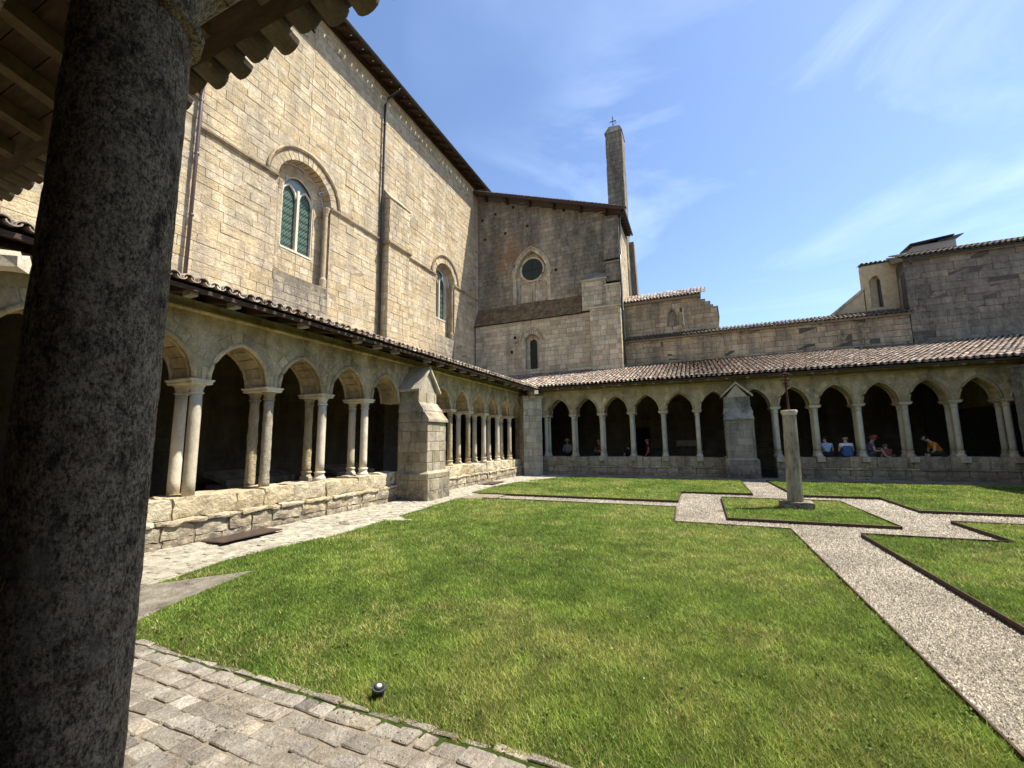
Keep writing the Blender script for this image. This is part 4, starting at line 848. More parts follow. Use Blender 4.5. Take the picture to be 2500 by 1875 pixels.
for z in (14.6, 12.9, 11.0, 8.9, 6.9): MB().lathe((-14.25, 7.585, z), [(.072, 0), (.078, .02), (.078, .05), (.072, .07)], 8).o('bracket', 'zinc', dp)

# ------------------------------------------------------------------ transept: the weathered gable wall in shade
TY = 27.2; TF = Fr((0, TY, 0), (1, 0, 0), (0, -1, 0)); XE = -3.88
trans = thing('church_transept', (-9, 27.2, 0), 'weathered grey transept wall with a pointed arch, round window and slate lean-to', 'church')
tt = lambda u: 20.15-.358*(u+14.3)
rc = -10.13; rw, rr_, zsp = 1.2, 1.9, 13.3
RX = arch_x(rw+.22, rr_+.3)
rh = (rc, lambda z: (rc-rw, rc+rw) if 11.35 <= z < zsp else ((rc-RX(z-zsp), rc+RX(z-zsp)) if zsp <= z < zsp+rr_+.28 else None))
rpoly = [(rc-rw, 11.35), (rc+rw, 11.35)]+arch_pts(rc, zsp, rw+.02, rr_+.02, 8)
backing(TF, [(-14.4, 0), (XE, 0), (XE, tt(XE)), (-14.4, tt(-14.4))], [rpoly], 'mortardark', trans)
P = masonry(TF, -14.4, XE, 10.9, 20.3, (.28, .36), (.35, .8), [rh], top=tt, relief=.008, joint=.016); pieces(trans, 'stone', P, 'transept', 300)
P = masonry(TF, -14.4, XE, .1, 6.0, (.3, .38), (.45, .9), relief=.008); pieces(trans, 'stone', P, 'inner', 60)
P = voussoirs(TF, rc, zsp, rw, rr_, .24, 7, -.3, .05); pieces(trans, 'stone', P, 'clean', 60)
h = MB(); h.tube([TF(u, z, .07) for u, z in arch_pts(rc, zsp, rw+.27, rr_+.30, 10)], .05, 6); h.o('hood_mould', 'clean', trans, smooth=True)
P = []
for sg in (-1, 1):
    z = 11.35
    while z < zsp: h_ = min(rnd(.25, .34), zsp-z+.01); q = MB(); q.hexa(fbox(TF, rc+sg*rw-(.02 if sg > 0 else .22), rc+sg*rw+(.22 if sg > 0 else .02), -.3, .03, z+.006, z+h_-.006)); P.append((q.V, q.F)); z += h_
pieces(trans, 'stone', P, 'clean', 30)
RB = Fr(TF(0, 0, -.28), TF.U, TF.N); lim2 = arch_x(rw, rr_)
P = masonry(RB, rc-rw, rc+rw, 11.2, zsp+rr_-.1, (.25, .3), (.22, .4), left=lambda z: rc-(rw if z < zsp else lim2(z-zsp)), right=lambda z: rc+(rw if z < zsp else lim2(z-zsp)), relief=.0, joint=.008); pieces(trans, 'stone', P, 'clean', 60)
backing(Fr(TF(0, 0, -.3), TF.U, TF.N), [(rc-rw-.1, 11.2), (rc+rw+.1, 11.2), (rc+rw+.1, 15.5), (rc-rw-.1, 15.5)], [], 'mortardark', trans)
W0 = (rc+.0, 13.88); win = MB(); ring = [(W0[0]+.88*math.cos(a), W0[1]+.88*math.sin(a)) for a in np.linspace(0, 2*math.pi, 33)]
win.tube([RB(u, z, .06) for u, z in ring], .085, 8, caps=False); f = win.o('window', 'clean', trans, smooth=True)
disc = ring[:-1]; link('pane', [RB(W0[0]+(u-W0[0])*.92, W0[1]+(z-W0[1])*.92, .035) for u, z in disc], [tuple(range(32))], 'darkgl', f)
MB().tube([RB(W0[0]-.8, W0[1], .05), RB(W0[0]+.8, W0[1], .05)], .014, 5).o('bar', 'black', f); MB().tube([RB(W0[0], W0[1]-.8, .05), RB(W0[0], W0[1]+.8, .05)], .014, 5).o('bar', 'black', f)
for sg in (-1, 1):
    cc = rc+sg*.57; q = MB(); q.tube([RB(cc-.46, 11.4, .04)]+[RB(u, z, .04) for u, z in arch_pts(cc, 12.35, .46, .72, 8)][::-1]+[RB(cc+.46, 11.4, .04)], .07, 6); q.o('blind_tracery', 'clean', trans, smooth=True)
# putlog holes
for u, z in ((-14.0, 18.3), (-12.9, 18.55), (-11.45, 18.75), (-7.6, 17.6), (-13.8, 16.7), (-12.1, 16.85), (-10.35, 17.05), (-8.3, 13.35), (-11.2, 8.7), (-11.45, 7.7)): MB().hexa(fbox(TF, u-.09, u+.09, -.3, .018 if z > 10 else .62, z, z+.2)).o('putlog_hole', 'void', trans)
q = MB(); q.prism([TF(-14.35, 16.6, 0), TF(-14.35, 16.72, 0), TF(-14.35, 16.66, .05)], [TF(-4.9, 16.9, 0), TF(-4.9, 17.0, 0), TF(-4.9, 16.95, .05)]); q.o('old_roof_scar', 'transept', trans)
# lower wall standing forward, slit window, slate lean-to
LW_ = Fr((0, 26.6, 0), (1, 0, 0), (0, -1, 0)); sc_c = -9.97
def slith(z): 
    f = arch_x(.5, .5)
    return (sc_c-.5, sc_c+.5) if 6.5 <= z < 8.42 else ((sc_c-f(z-8.42), sc_c+f(z-8.42)) if 8.42 <= z < 8.915 else None)
fo = arch_x(.98, .98); sh = lambda z: slith(z) if z < 8.42 else ((sc_c-fo(z-8.42), sc_c+fo(z-8.42)) if z < 9.39 else None)
backing(LW_, [(-14.35, 6.0), (-5.8, 6.0), (-5.8, 9.95), (-14.35, 9.95)], [[(sc_c-.5, 6.5), (sc_c+.5, 6.5)]+arch_pts(sc_c, 8.42, .5, .5, 8)], 'mortardark', trans)
P = masonry(LW_, -14.3, -5.75, 6.05, 9.93, (.26, .34), (.35, .75), [(sc_c, sh)], relief=.010, joint=.014); pieces(trans, 'stone', P, 'clean', 200)
P = voussoirs(LW_, sc_c, 8.42, .5, .5, .3, 7, -.5, .02, r2=.3)+voussoirs(LW_, sc_c, 8.42, .8, .8, .18, 8, 0, .035, r2=.18); pieces(trans, 'stone', P, 'clean', 60)
h = MB(); h.tube([LW_(u, z, .06) for u, z in [(sc_c-1.3, 8.42)]+arch_pts(sc_c, 8.42, 1.0, 1.0, 10)[::-1]+[(sc_c+1.3, 8.42)]], .04, 6); h.o('hood_mould', 'clean', trans, smooth=True)
SB = Fr(LW_(0, 0, -.35), LW_.U, LW_.N); sx = arch_x(.26, .28)
P = masonry(SB, sc_c-.55, sc_c+.55, 6.3, 9.0, (.28, .34), (.25, .4), [(sc_c, lambda z: (sc_c-.26, sc_c+.26) if 6.4 < z < 8.35 else ((sc_c-sx(z-8.35), sc_c+sx(z-8.35)) if 8.35 <= z < 8.62 else None))], relief=.0); pieces(trans, 'stone', P, 'clean', 30)
for sg in (-1, 1): MB().hexa(fbox(LW_, sc_c+sg*.5-.02, sc_c+sg*.5+.02, -.36, .0, 6.4, 8.42)).o('jamb', 'clean', trans)
q = [(sc_c-.26, 6.4), (sc_c+.26, 6.4)]+arch_pts(sc_c, 8.35, .26, .28, 6); f = link('window', [SB(u, z, -.08) for u, z in q], [tuple(range(len(q)))], 'darkgl', trans)
for u in (-.13, 0, .13): MB().tube([SB(sc_c+u, 6.2, .05), SB(sc_c+u, 8.5, .05)], .013, 5).o('bar', 'black', f)
for k in range(7): MB().tube([SB(sc_c-.27, 6.5+k*.3, .055), SB(sc_c+.27, 6.5+k*.3, .055)], .012, 5).o('bar', 'black', f)
P = []; nrow = 16
for j in range(nrow):
    z0 = 9.92+(1.42-.0)*j/nrow; y0_ = 26.42+.78*j/nrow; u = -14.35
    while u < -6.4:
        l = rnd(.18, .42); q = MB(); q.hexa([Vector((a, yy, zz)) for dz in (0, .035) for a, yy, zz in ((u, y0_-rnd(0, .02), z0+dz+rnd(0, .012)), (min(u+l-.01, -6.38), y0_-rnd(0, .02), z0+dz+rnd(0, .012)), (min(u+l-.01, -6.38), y0_+.09, z0+dz+.11), (u, y0_+.09, z0+dz+.11))]); P.append((q.V, q.F)); u += l
pieces(trans, 'slate', P, 'lauze', 300, minpx=5)
MB().prism([Vector((-14.35, yy, zz)) for yy, zz in ((26.46, 9.9), (27.2, 9.9), (27.2, 11.3))], [Vector((-6.38, yy, zz)) for yy, zz in ((26.46, 9.9), (27.2, 9.9), (27.2, 11.3))]).o('lean_to_bed', 'wood', trans)
# clasping buttresses at the corner
def stage(x0, x1, y0, y1, z0, z1, m, cap=.0, limit=90):
    MB().box(x0+.01, x1-.01, y0+.01, y1, z0, z1).o('core', 'mortardark', trans)
    P = masonry(Fr((0, y0, 0), (1, 0, 0), (0, -1, 0)), x0, x1, z0, z1, (.28, .36), (.3, .62), relief=.004)+masonry(Fr((x1, y0, 0), (0, 1, 0), (1, 0, 0)), 0, y1-y0, z0, z1, (.28, .36), (.3, .6), relief=.004)+masonry(Fr((x0, y0, 0), (0, 1, 0), (-1, 0, 0)), 0, y1-y0, z0, z1, (.28, .36), (.3, .6), relief=.004)
    pieces(trans, 'stone', P, m, limit)
    if cap:
        q = MB(); q.hexa([Vector((a, b_, z1+s)) for s in (-.1, .0) for a, b_ in ((x0-.06, y0-.08), (x1+.06, y0-.08), (x1+.06, y1), (x0-.06, y1))]); q.o('cap', m, trans)
        q = MB(); q.hexa([Vector((x0-.04, y0-.06, z1)), Vector((x1+.04, y0-.06, z1)), Vector((x1+.04, y1, z1)), Vector((x0-.04, y1, z1)), Vector((x0-.04, y1-.1, z1+cap)), Vector((x1+.04, y1-.1, z1+cap)), Vector((x1+.04, y1, z1+cap)), Vector((x0-.04, y1, z1+cap))]); q.o('weathering', 'grey', trans)
stage(-5.80, -3.9, 26.1, 27.2, 6.0, 10.05, 'clean', .35)
stage(-6.35, -4.78, 26.42, 27.2, 10.0, 12.05, 'clean', .62)
stage(-4.80, -3.86, 26.3, 27.2, 10.0, 11.5, 'clean', .3); stage(-4.78, -3.87, 26.62, 27.2, 11.8, 13.1, 'grey', .3); stage(-4.90, -3.87, 26.85, 27.2, 13.4, 16.2, 'grey', 0)
# east side wall in the sun
EW = Fr((XE, 0, 0), (0, 1, 0), (1, 0, 0))
backing(EW, [(27.2, 0), (33.4, 0), (33.1, 12.6), (31.8, 16.3), (27.2, 16.3)], [], 'mortar', trans); P = masonry(EW, 27.2, 31.9, 7, 16.2, (.3, .4), (.4, .9), relief=.01); pieces(trans, 'stone', P, 'nave', 80)
# rake roof with purlin ends, east eaves
q = MB(); pr = lambda x_, y_, z_: Vector((x_, y_, 20.45-.358*(x_+14.3)+z_))
q.hexa([pr(x_, y_, z_) for z_ in (-.12, 0) for x_, y_ in ((-14.6, 26.5), (-3.5, 26.5), (-3.5, 30.35), (-14.6, 30.35))]); q.o('roof', 'wood', trans)
q = MB(); q.hexa([pr(x_, y_, z_) for z_ in (-.2, .05) for x_, y_ in ((-14.6, 26.44), (-3.5, 26.44), (-3.5, 26.5), (-14.6, 26.5))]); q.o('barge_board', 'wood', trans)
P = []; x = -14.5
while x < -3.5:
    for yy in (26.42, 26.64): q = MB(); q.hexa([pr(a, b_, z_+zz) for z_ in (0, .04) for a, b_, zz in ((x, yy, .02), (x+.3, yy, .05), (x+.3, yy+.2, .08), (x, yy+.2, .05))]); P.append((q.V, q.F))
    x += .26
pieces(trans, 'tile', P, 'tile', 120, minpx=4)
for x in (-13.6, -11.9, -10.1, -8.3, -6.4, -4.7):
    q = MB(); q.hexa([pr(x+a, b_, z_) for z_ in (-.42, -.12) for a, b_ in ((-.1, 26.62), (.1, 26.62), (.1, 27.2), (-.1, 27.2))]); q.o('purlin_end', 'wood', trans)
for y in np.arange(26.7, 30.3, .42): q = MB(); q.hexa([Vector((a, y+b_, 16.42+(-3.5-a)*.358+z_)) for z_ in (-.22, -.06) for a, b_ in ((-3.9, -.05), (-3.52, -.05), (-3.52, .05), (-3.9, .05))]); q.o('rafter', 'wood', trans)
q = MB(); q.tube([Vector((-3.44, 26.45, 16.5)), Vector((-3.44, 30.4, 16.45))], .075, 8); q.o('gutter', 'lead', trans)
t = MB(); t.tube([Vector(p) for p in ((-3.47, 26.6, 16.4), (-3.75, 26.7, 15.9), (-3.78, 26.78, 13.5), (-3.76, 26.2, 13.2), (-3.76, 26.15, 10.6), (-3.76, 26.0, 10.3), (-3.76, 26.0, 6.2))], .065, 8); t.o('downpipe', 'darkpipe', trans, smooth=True)
q = MB(); q.prism([Vector((-3.95, y_, z_)) for y_, z_ in ((31.9, 16.3), (34.6, 8), (33.2, 8), (32.0, 12.6), (31.2, 16.3))], [Vector((-3.45, y_, z_)) for y_, z_ in ((31.9, 16.3), (34.6, 8), (33.2, 8), (32.0, 12.6), (31.2, 16.3))]); q.o('far_buttress', 'grey', trans)
# belfry
bel = thing('belfry', (-4.4, 31, 0), 'slender dark stone bell tower with a small iron cross on top', 'bell tower'); 
MB().hexa([Vector(p) for p in ((-5.02, 30.4, 8), (-3.80, 30.4, 8), (-3.80, 31.9, 8), (-5.02, 31.9, 8), (-5.02, 30.4, 25.0), (-3.86, 30.4, 25.2), (-3.86, 31.9, 25.2), (-5.02, 31.9, 25.0))]).o('core', 'mortardark', bel)
P = masonry(Fr((0, 30.4, 0), (1, 0, 0), (0, -1, 0)), -5.05, -3.82, 14, 25.0, (.34, .42), (.3, .55), relief=.012, joint=.02)+masonry(Fr((-3.82, 30.4, 0), (0, 1, 0), (1, 0, 0)), 0, 1.5, 14, 25.0, (.34, .42), (.35, .6), relief=.012)
pieces(bel, 'stone', P, 'grey', 200); q = MB(); q.hexa([Vector(p) for p in ((-5.1, 30.35, 25.0), (-3.76, 30.35, 25.0), (-3.76, 31.95, 25.0), (-5.1, 31.95, 25.0), (-4.75, 30.5, 25.6), (-3.95, 30.5, 25.5), (-3.95, 31.7, 25.5), (-4.75, 31.7, 25.6))]); q.o('cap', 'grey', bel)
q = MB(); q.tube([Vector((-4.5, 31, 25.6)), Vector((-4.5, 31, 26.75))], .035, 6); q.tube([Vector((-4.75, 31, 26.35)), Vector((-4.25, 31, 26.35))], .03, 6); q.tube([Vector((-4.5, 31, 26.0)), Vector((-4.25, 31, 26.15)), Vector((-4.4, 31, 26.4))], .02, 5); q.o('cross', 'black', bel)

# ------------------------------------------------------------------ buildings behind the far gallery
bw = thing('boundary_wall', (3, 27.2, 0), 'low ochre stone wall with tile coping above the far gallery roof', 'wall')
BWf = Fr((0, 27.25, 0), (1, 0, 0), (0, -1, 0))
MB().hexa(fbox(BWf, -3.86, 10.25, -.6, -.0, 0, 7.8)).o('core', 'mortardark', bw)
P = masonry(BWf, -3.86, 10.25, 5.8, 7.78, (.26, .36), (.35, .85), relief=.014, joint=.014, jit=.010, rj=.014); pieces(bw, 'stone', P, 'back', 200)
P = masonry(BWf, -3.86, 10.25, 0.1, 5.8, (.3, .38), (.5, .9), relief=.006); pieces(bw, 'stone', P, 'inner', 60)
CF = Fr((0, 27.25, 0), (1, 0, 0), (0, -1, 0)); MB().hexa([CF(u, z+(dz if n == n1 else 0), n) for z, n0, n1, dz in ((7.76, .17, -.6, .3), (7.86, .17, -.6, .38)) for u, n in ((-3.86, n0), (10.25, n0), (10.25, n1), (-3.86, n1))]).o('coping_bed', 'mortar', bw)
tiles(bw, CF, -3.86, 10.25, 7.80, .22, .50, 3, .2, .26, 'tiledark', 200, thick_rows=1)
# the gallery behind the doorway: dark door, frame, picture board
MB().hexa(fbox(BWf, -4.14+.0, -2.67, .03, .05, 0, 2.38)).o('doorway', 'void', bw); MB().hexa(fbox(BWf, -1.19, -.13, .03, .07, 1.27, 1.6)).o('notice_board', 'ochre', bw)
mw = thing('ruined_wall', (-1.2, 27.8, 0), 'ruined ochre wall with tiled top, blind lancet niche and crumbling stepped right end', 'wall')
MF = Fr((0, 27.7, 0), (1, 0, 0), (0, -1, 0)); sc2 = 27.7/27.2
stp = [(-3.88, 10.45), (.62, 10.45), (.62, 10.15), (.95, 10.15), (.95, 9.98), (1.22, 9.98), (1.22, 9.75), (1.36, 9.75), (1.36, 9.62), (1.62, 9.62), (1.66, 8.9), (1.60, 8.4), (1.66, 7.6), (-3.88, 7.6)]
nc_ = -.98; q = [(nc_-.24, 8.62), (nc_+.24, 8.62)]+arch_pts(nc_, 9.28, .24, .46, 6)
backing(MF, stp, [q], 'mortardark', mw, depth=.6); 
nx_ = arch_x(.24, .46); P = masonry(MF, -3.88, 1.6, 7.65, 10.42, (.24, .32), (.3, .8), [(nc_, lambda z: (nc_-.24, nc_+.24) if 8.62 < z < 9.28 else ((nc_-nx_(z-9.28), nc_+nx_(z-9.28)) if 9.28 <= z < 9.73 else None))], right=lambda z: 1.6 if z < 9.6 else (1.3 if z < 9.75 else (1.18 if z < 9.98 else (.92 if z < 10.12 else .60))), relief=.008, joint=.012, jit=.006)
pieces(mw, 'stone', P, 'back', 200); link('niche_back', [MF(u, z, -.16) for u, z in q], [tuple(range(len(q)))], 'transept', mw)
h = MB(); h.tube([MF(nc_-.30, 8.7, .03)]+[MF(u, z, .03) for u, z in arch_pts(nc_, 9.28, .30, .54, 7)[::-1]]+[MF(nc_+.30, 8.7, .03)], .045, 6); h.o('hood_mould', 'back', mw, smooth=True)
h = MB(); h.tube([MF(-.32, 8.6, .05), MF(-.34, 9.2, .06), MF(-.34, 9.75, .05)], .035, 6); h.o('plastic_pipe', 'whitewood', mw)
MB().hexa([Vector(p) for p in ((-3.88, 27.5, 10.30), (.72, 27.5, 10.30), (.72, 28.5, 10.4), (-3.88, 28.5, 10.4), (-3.88, 27.5, 10.44), (.72, 27.5, 10.44), (.72, 28.5, 11.04), (-3.88, 28.5, 11.04))]).o('roof_bed', 'mortar', mw)
tiles(mw, Fr((0, 27.5, 0), (1, 0, 0), (0, -1, 0)), -3.88, .75, 10.42, .1, .60, 4, .2, .30, 'tile', 120, thick_rows=1)
# large grey building at the right
rb = thing('grey_building', (13, 27.2, 0), 'large grey lichened stone building rising at the right edge', 'building')
MB().box(10.3, 26, 27.25, 28.2, 0, 10.6).o('core', 'mortardark', rb)
P = masonry(BWf, 10.28, 16.2, 5.8, 10.62, (.28, .38), (.5, 1.1), relief=.014, joint=.014, jit=.010, rj=.014); pieces(rb, 'stone', P, 'grey', 200)
q = MB(); q.tube([Vector((10.2, 27.02, 10.62)), Vector((16.5, 27.02, 10.66))], .06, 8); q.o('gutter', 'lead', rb)
MB().hexa([Vector(p) for p in ((10.1, 27.05, 10.55), (16.5, 27.05, 10.55), (16.5, 28.6, 10.9), (10.1, 28.6, 10.9), (10.1, 27.0, 10.70), (16.5, 27.0, 10.70), (16.5, 28.6, 11.36), (10.1, 28.6, 11.36))]).o('roof', 'mortar', rb)
tiles(rb, Fr((0, 27.0, 0), (1, 0, 0), (0, -1, 0)), 10.1, 16.6, 10.66, .08, .42, 4, .21, .36, 'tiledark', 200, thick_rows=1)
t = MB(); t.tube([Vector(p) for p in ((10.45, 27.02, 10.6), (10.5, 27.0, 10.35), (10.36, 26.98, 10.28), (10.24, 27.0, 10.12), (10.02, 27.02, 9.9), (9.98, 27.05, 9.6), (9.96, 27.1, 7.95))], .055, 8); t.o('downpipe', 'zinc', rb, smooth=True)
ch = thing('chimney', (11.9, 28.6, 10.9), 'wide rendered chimney under tilted dark slabs on the grey building', 'chimney')
MB().hexa([Vector(p) for p in ((11.2, 28.4, 10.7), (12.95, 28.4, 10.7), (12.95, 29.1, 10.9), (11.2, 29.1, 10.7), (11.2, 28.4, 11.72), (12.95, 28.4, 11.80), (12.95, 29.1, 11.80), (11.2, 29.1, 11.72))]).o('stack', 'cream', ch)
MB().hexa([Vector(p) for p in ((11.0, 28.1, 11.74), (12.8, 28.1, 11.93), (12.8, 29.4, 11.93), (11.0, 29.4, 11.74), (11.0, 28.1, 11.80), (12.8, 28.1, 11.99), (12.8, 29.4, 11.99), (11.0, 29.4, 11.80))]).o('cover_slab', 'black', ch)
MB().hexa([Vector(p) for p in ((12.2, 28.2, 11.78), (13.2, 28.2, 11.95), (13.2, 29.4, 11.98), (12.2, 29.4, 11.81), (12.2, 28.2, 11.82), (13.2, 28.2, 11.99), (13.2, 29.4, 12.02), (12.2, 29.4, 11.85))]).o('cover_slab', 'black', ch)
yh = thing('ochre_house', (10.5, 31, 0), 'ochre rendered house with a narrow arched niche behind the boundary wall', 'house'); YS = 28.35/27.2
def yp(u, z): return (u*YS, 1.7+(z-1.7)*YS)
YFr = Fr((0, 28.35, 0), (1, 0, 0), (0, -1, 0))
a_, b_ = yp(8.55, 7), yp(8.55, 10.62); c_ = yp(11.5, 10.75); nl = yp(8.98, 8); 
nic = [(nl[0]-.22, 8.6), (nl[0]+.30, 8.6), (nl[0]+.28, 10.1), (nl[0]+.18, 10.4), (nl[0]-.02, 10.35), (nl[0]-.22, 10.1)]
backing(YFr, [(a_[0], 6), (c_[0], 6), (c_[0], c_[1]), (b_[0], b_[1])], [nic], 'ochre', yh, 'wall', .5); link('niche_back', [YFr(u, z, -.35) for u, z in nic], [tuple(range(6))], 'ochre', yh)
MB().hexa(fbox(YFr, nl[0]+.22, nl[0]+.28, -.3, -.02, 8.6, 10.2)).o('shutter', 'lead', yh)
tiles(yh, YFr, b_[0]-.1, c_[0], b_[1], .1, .1, 2, .2, .3, 'tiledark', 80, thick_rows=1)
s0, s1 = yp(8.5, 9.32), yp(7.05, 8.1); q = MB(); q.prism([YFr(u, z, .0) for u, z in ((s1[0], 6), (s0[0], 6), (s0[0], s0[1]), s1)], [YFr(u, z, -3) for u, z in ((s1[0], 6), (s0[0], 6), (s0[0], s0[1]), s1)]); q.o('shed_wall', 'ochre', yh)
q = MB(); q.prism([YFr(u, z, .15) for u, z in ((s1[0]-.15, s1[1]-.1), (s0[0], s0[1]), (s0[0], s0[1]+.14), (s1[0]-.15, s1[1]+.04))], [YFr(u, z, -3) for u, z in ((s1[0]-.15, s1[1]-.1), (s0[0], s0[1]), (s0[0], s0[1]+.14), (s1[0]-.15, s1[1]+.04))]); q.o('shed_roof', 'tile', yh)

# ------------------------------------------------------------------ fluted column with its iron cross
fcn = thing('fluted_column', (2.03, 12.15, 0), 'free-standing fluted stone column with a rusty iron cross on the small square lawn', 'column')
V, F = rough_block((1.70, 11.9, .02), (2.36, 12.42, .2), .02, seed=3); link('plinth', V, F, 'pier', fcn)
n = 140; V = []; lv = [(.17, .165), (.3, .163), (.8, .16), (1.3, .156), (1.8, .151), (2.22, .146)]
lv = [(z, r) for z, r in lv]; Z = np.linspace(.18, 2.25, 30)
for z in Z:
    r = .166-.021*(z-.18)/2.07
    for k in range(n):
        a = 2*math.pi*k/n; fl = 1-.20*math.sin(math.pi*((k % 10)/10))**.7+rnd(-.012, .012); V.append((2.02+.022*(z-.18)+r*fl*math.cos(a), 12.15+r*fl*math.sin(a), z))
F = [(i*n+k, i*n+(k+1) % n, (i+1)*n+(k+1) % n, (i+1)*n+k) for i in range(29) for k in range(n)]; link('shaft', V, F, 'shaftst', fcn, smooth=False)
MB().lathe((2.066, 12.15, 0), [(.15, 2.23), (.158, 2.26), (.172, 2.29), (.175, 2.34), (.165, 2.35)], 24).o('cap', 'column', fcn)
cr_ = MB(); c = (2.066, 12.15); cr_.tube([Vector((*c, 2.34)), Vector((c[0]-.01, c[1], 2.85)), Vector((c[0]-.01, c[1], 3.3)), Vector((c[0]-.015, c[1], 3.62))], [.026, .022, .014, .004], 8); irc = cr_.o('iron_cross', 'iron', fcn)
for k in range(6):
    a = k*math.pi/3; d = Vector((math.cos(a), math.sin(a), 0)); b_ = Vector((c[0]-.01, c[1], 0))
    for z, s in ((2.92, 1), (3.02, 1.15), (3.16, .8)): MB().tube([b_+Vector((0, 0, z-.04))]+[b_+d*(.085*s*math.sin(q*.55))+Vector((0, 0, z+.022*q)) for q in range(1, 6)]+[b_+d*.03*s+Vector((0, 0, z+.07))], .0085, 5).o('scroll', 'iron', irc)
for s in (-1, 1):
    MB().tube([Vector((c[0]-.01, c[1], 3.22)), Vector((c[0]-.01+s*.07, c[1], 3.24)), Vector((c[0]-.01+s*.11, c[1], 3.22))], [.012, .011, .016], 6).o('arm', 'iron', irc)

# ------------------------------------------------------------------ stones inside the left gallery
def tomb(c, sx_, sy_, sz_, tilt, label):
    t = thing('stone_tomb', c, label, 'tomb', 'stone tombs in the left gallery'); x, y, z = c
    V, F = rough_block((x-sx_/2, y-sy_/2, 0), (x+sx_/2, y+sy_/2, sz_), .015, seed=int(y*3)); link('chest', V, F, 'lowgrey', t)
    MB().hexa([Vector((x+a*sx_*.55, y+b_*sy_*.53, sz_+s+(.12+tilt*a))) for s in (0, .14) for a, b_ in ((-1, -1), (1, -1), (1, 1), (-1, 1))]).o('lid', 'lowgrey', t)
tomb((-12.9, 9.2, 0), 1.0, 2.1, .55, -.12, 'dark stone tomb in the left gallery seen between the nearest twin columns'); tomb((-12.9, 13.2, 0), .9, 1.9, .5, -.12, 'dark stone tomb in the left gallery nearer the gabled buttress')

# ------------------------------------------------------------------ people
def cloth(name, col, check=None):
    if name in M: return name
    m, t, b = mat(name); p = pos(t); f = mrange(t, noise(t, p, 14, 3), .3, .7, .82, 1.15); c = mix(t, 1, col, f, 'MULTIPLY')
    if check:
        s = t.nodes.new('ShaderNodeSeparateXYZ'); t.links.new(p, s.inputs[0])
        ln = lambda o, k: math_(t, 'GREATER_THAN', math_(t, 'FRACT', math_(t, 'MULTIPLY', o, k)), .55)
        w = math_(t, 'ADD', s.outputs[0], math_(t, 'MULTIPLY', s.outputs[2], .5)); w2 = math_(t, 'SUBTRACT', s.outputs[2], math_(t, 'MULTIPLY', s.outputs[0], .5))
        c = mix(t, math_(t, 'MULTIPLY', math_(t, 'ADD', ln(w, 9), ln(w2, 9)), .5), c, check)
    t.links.new(c, b.inputs['Base Color']); b.inputs['Roughness'].default_value = .9; b.inputs['Specular IOR Level'].default_value = .15; M[name] = m; return name
cloth('skin', (.50, .30, .21))
def skinned(name, verts, edges, m, parent, root=0, sub=1):
    me = bpy.data.meshes.new(name); me.from_pydata([v[0] for v in verts], edges, []); me.update(); o = bpy.data.objects.new(name, me); COL.objects.link(o); o.parent = parent
    o.modifiers.new('skin', 'SKIN').use_smooth_shade = True; sv = me.skin_vertices[0]
    for i, (p, r) in enumerate(verts): sv.data[i].radius = (r, r) if isinstance(r, (int, float)) else r
    sv.data[root].use_root = True
    s = o.modifiers.new('sub', 'SUBSURF'); s.levels = s.render_levels = sub; me.materials.append(M[m]); return o
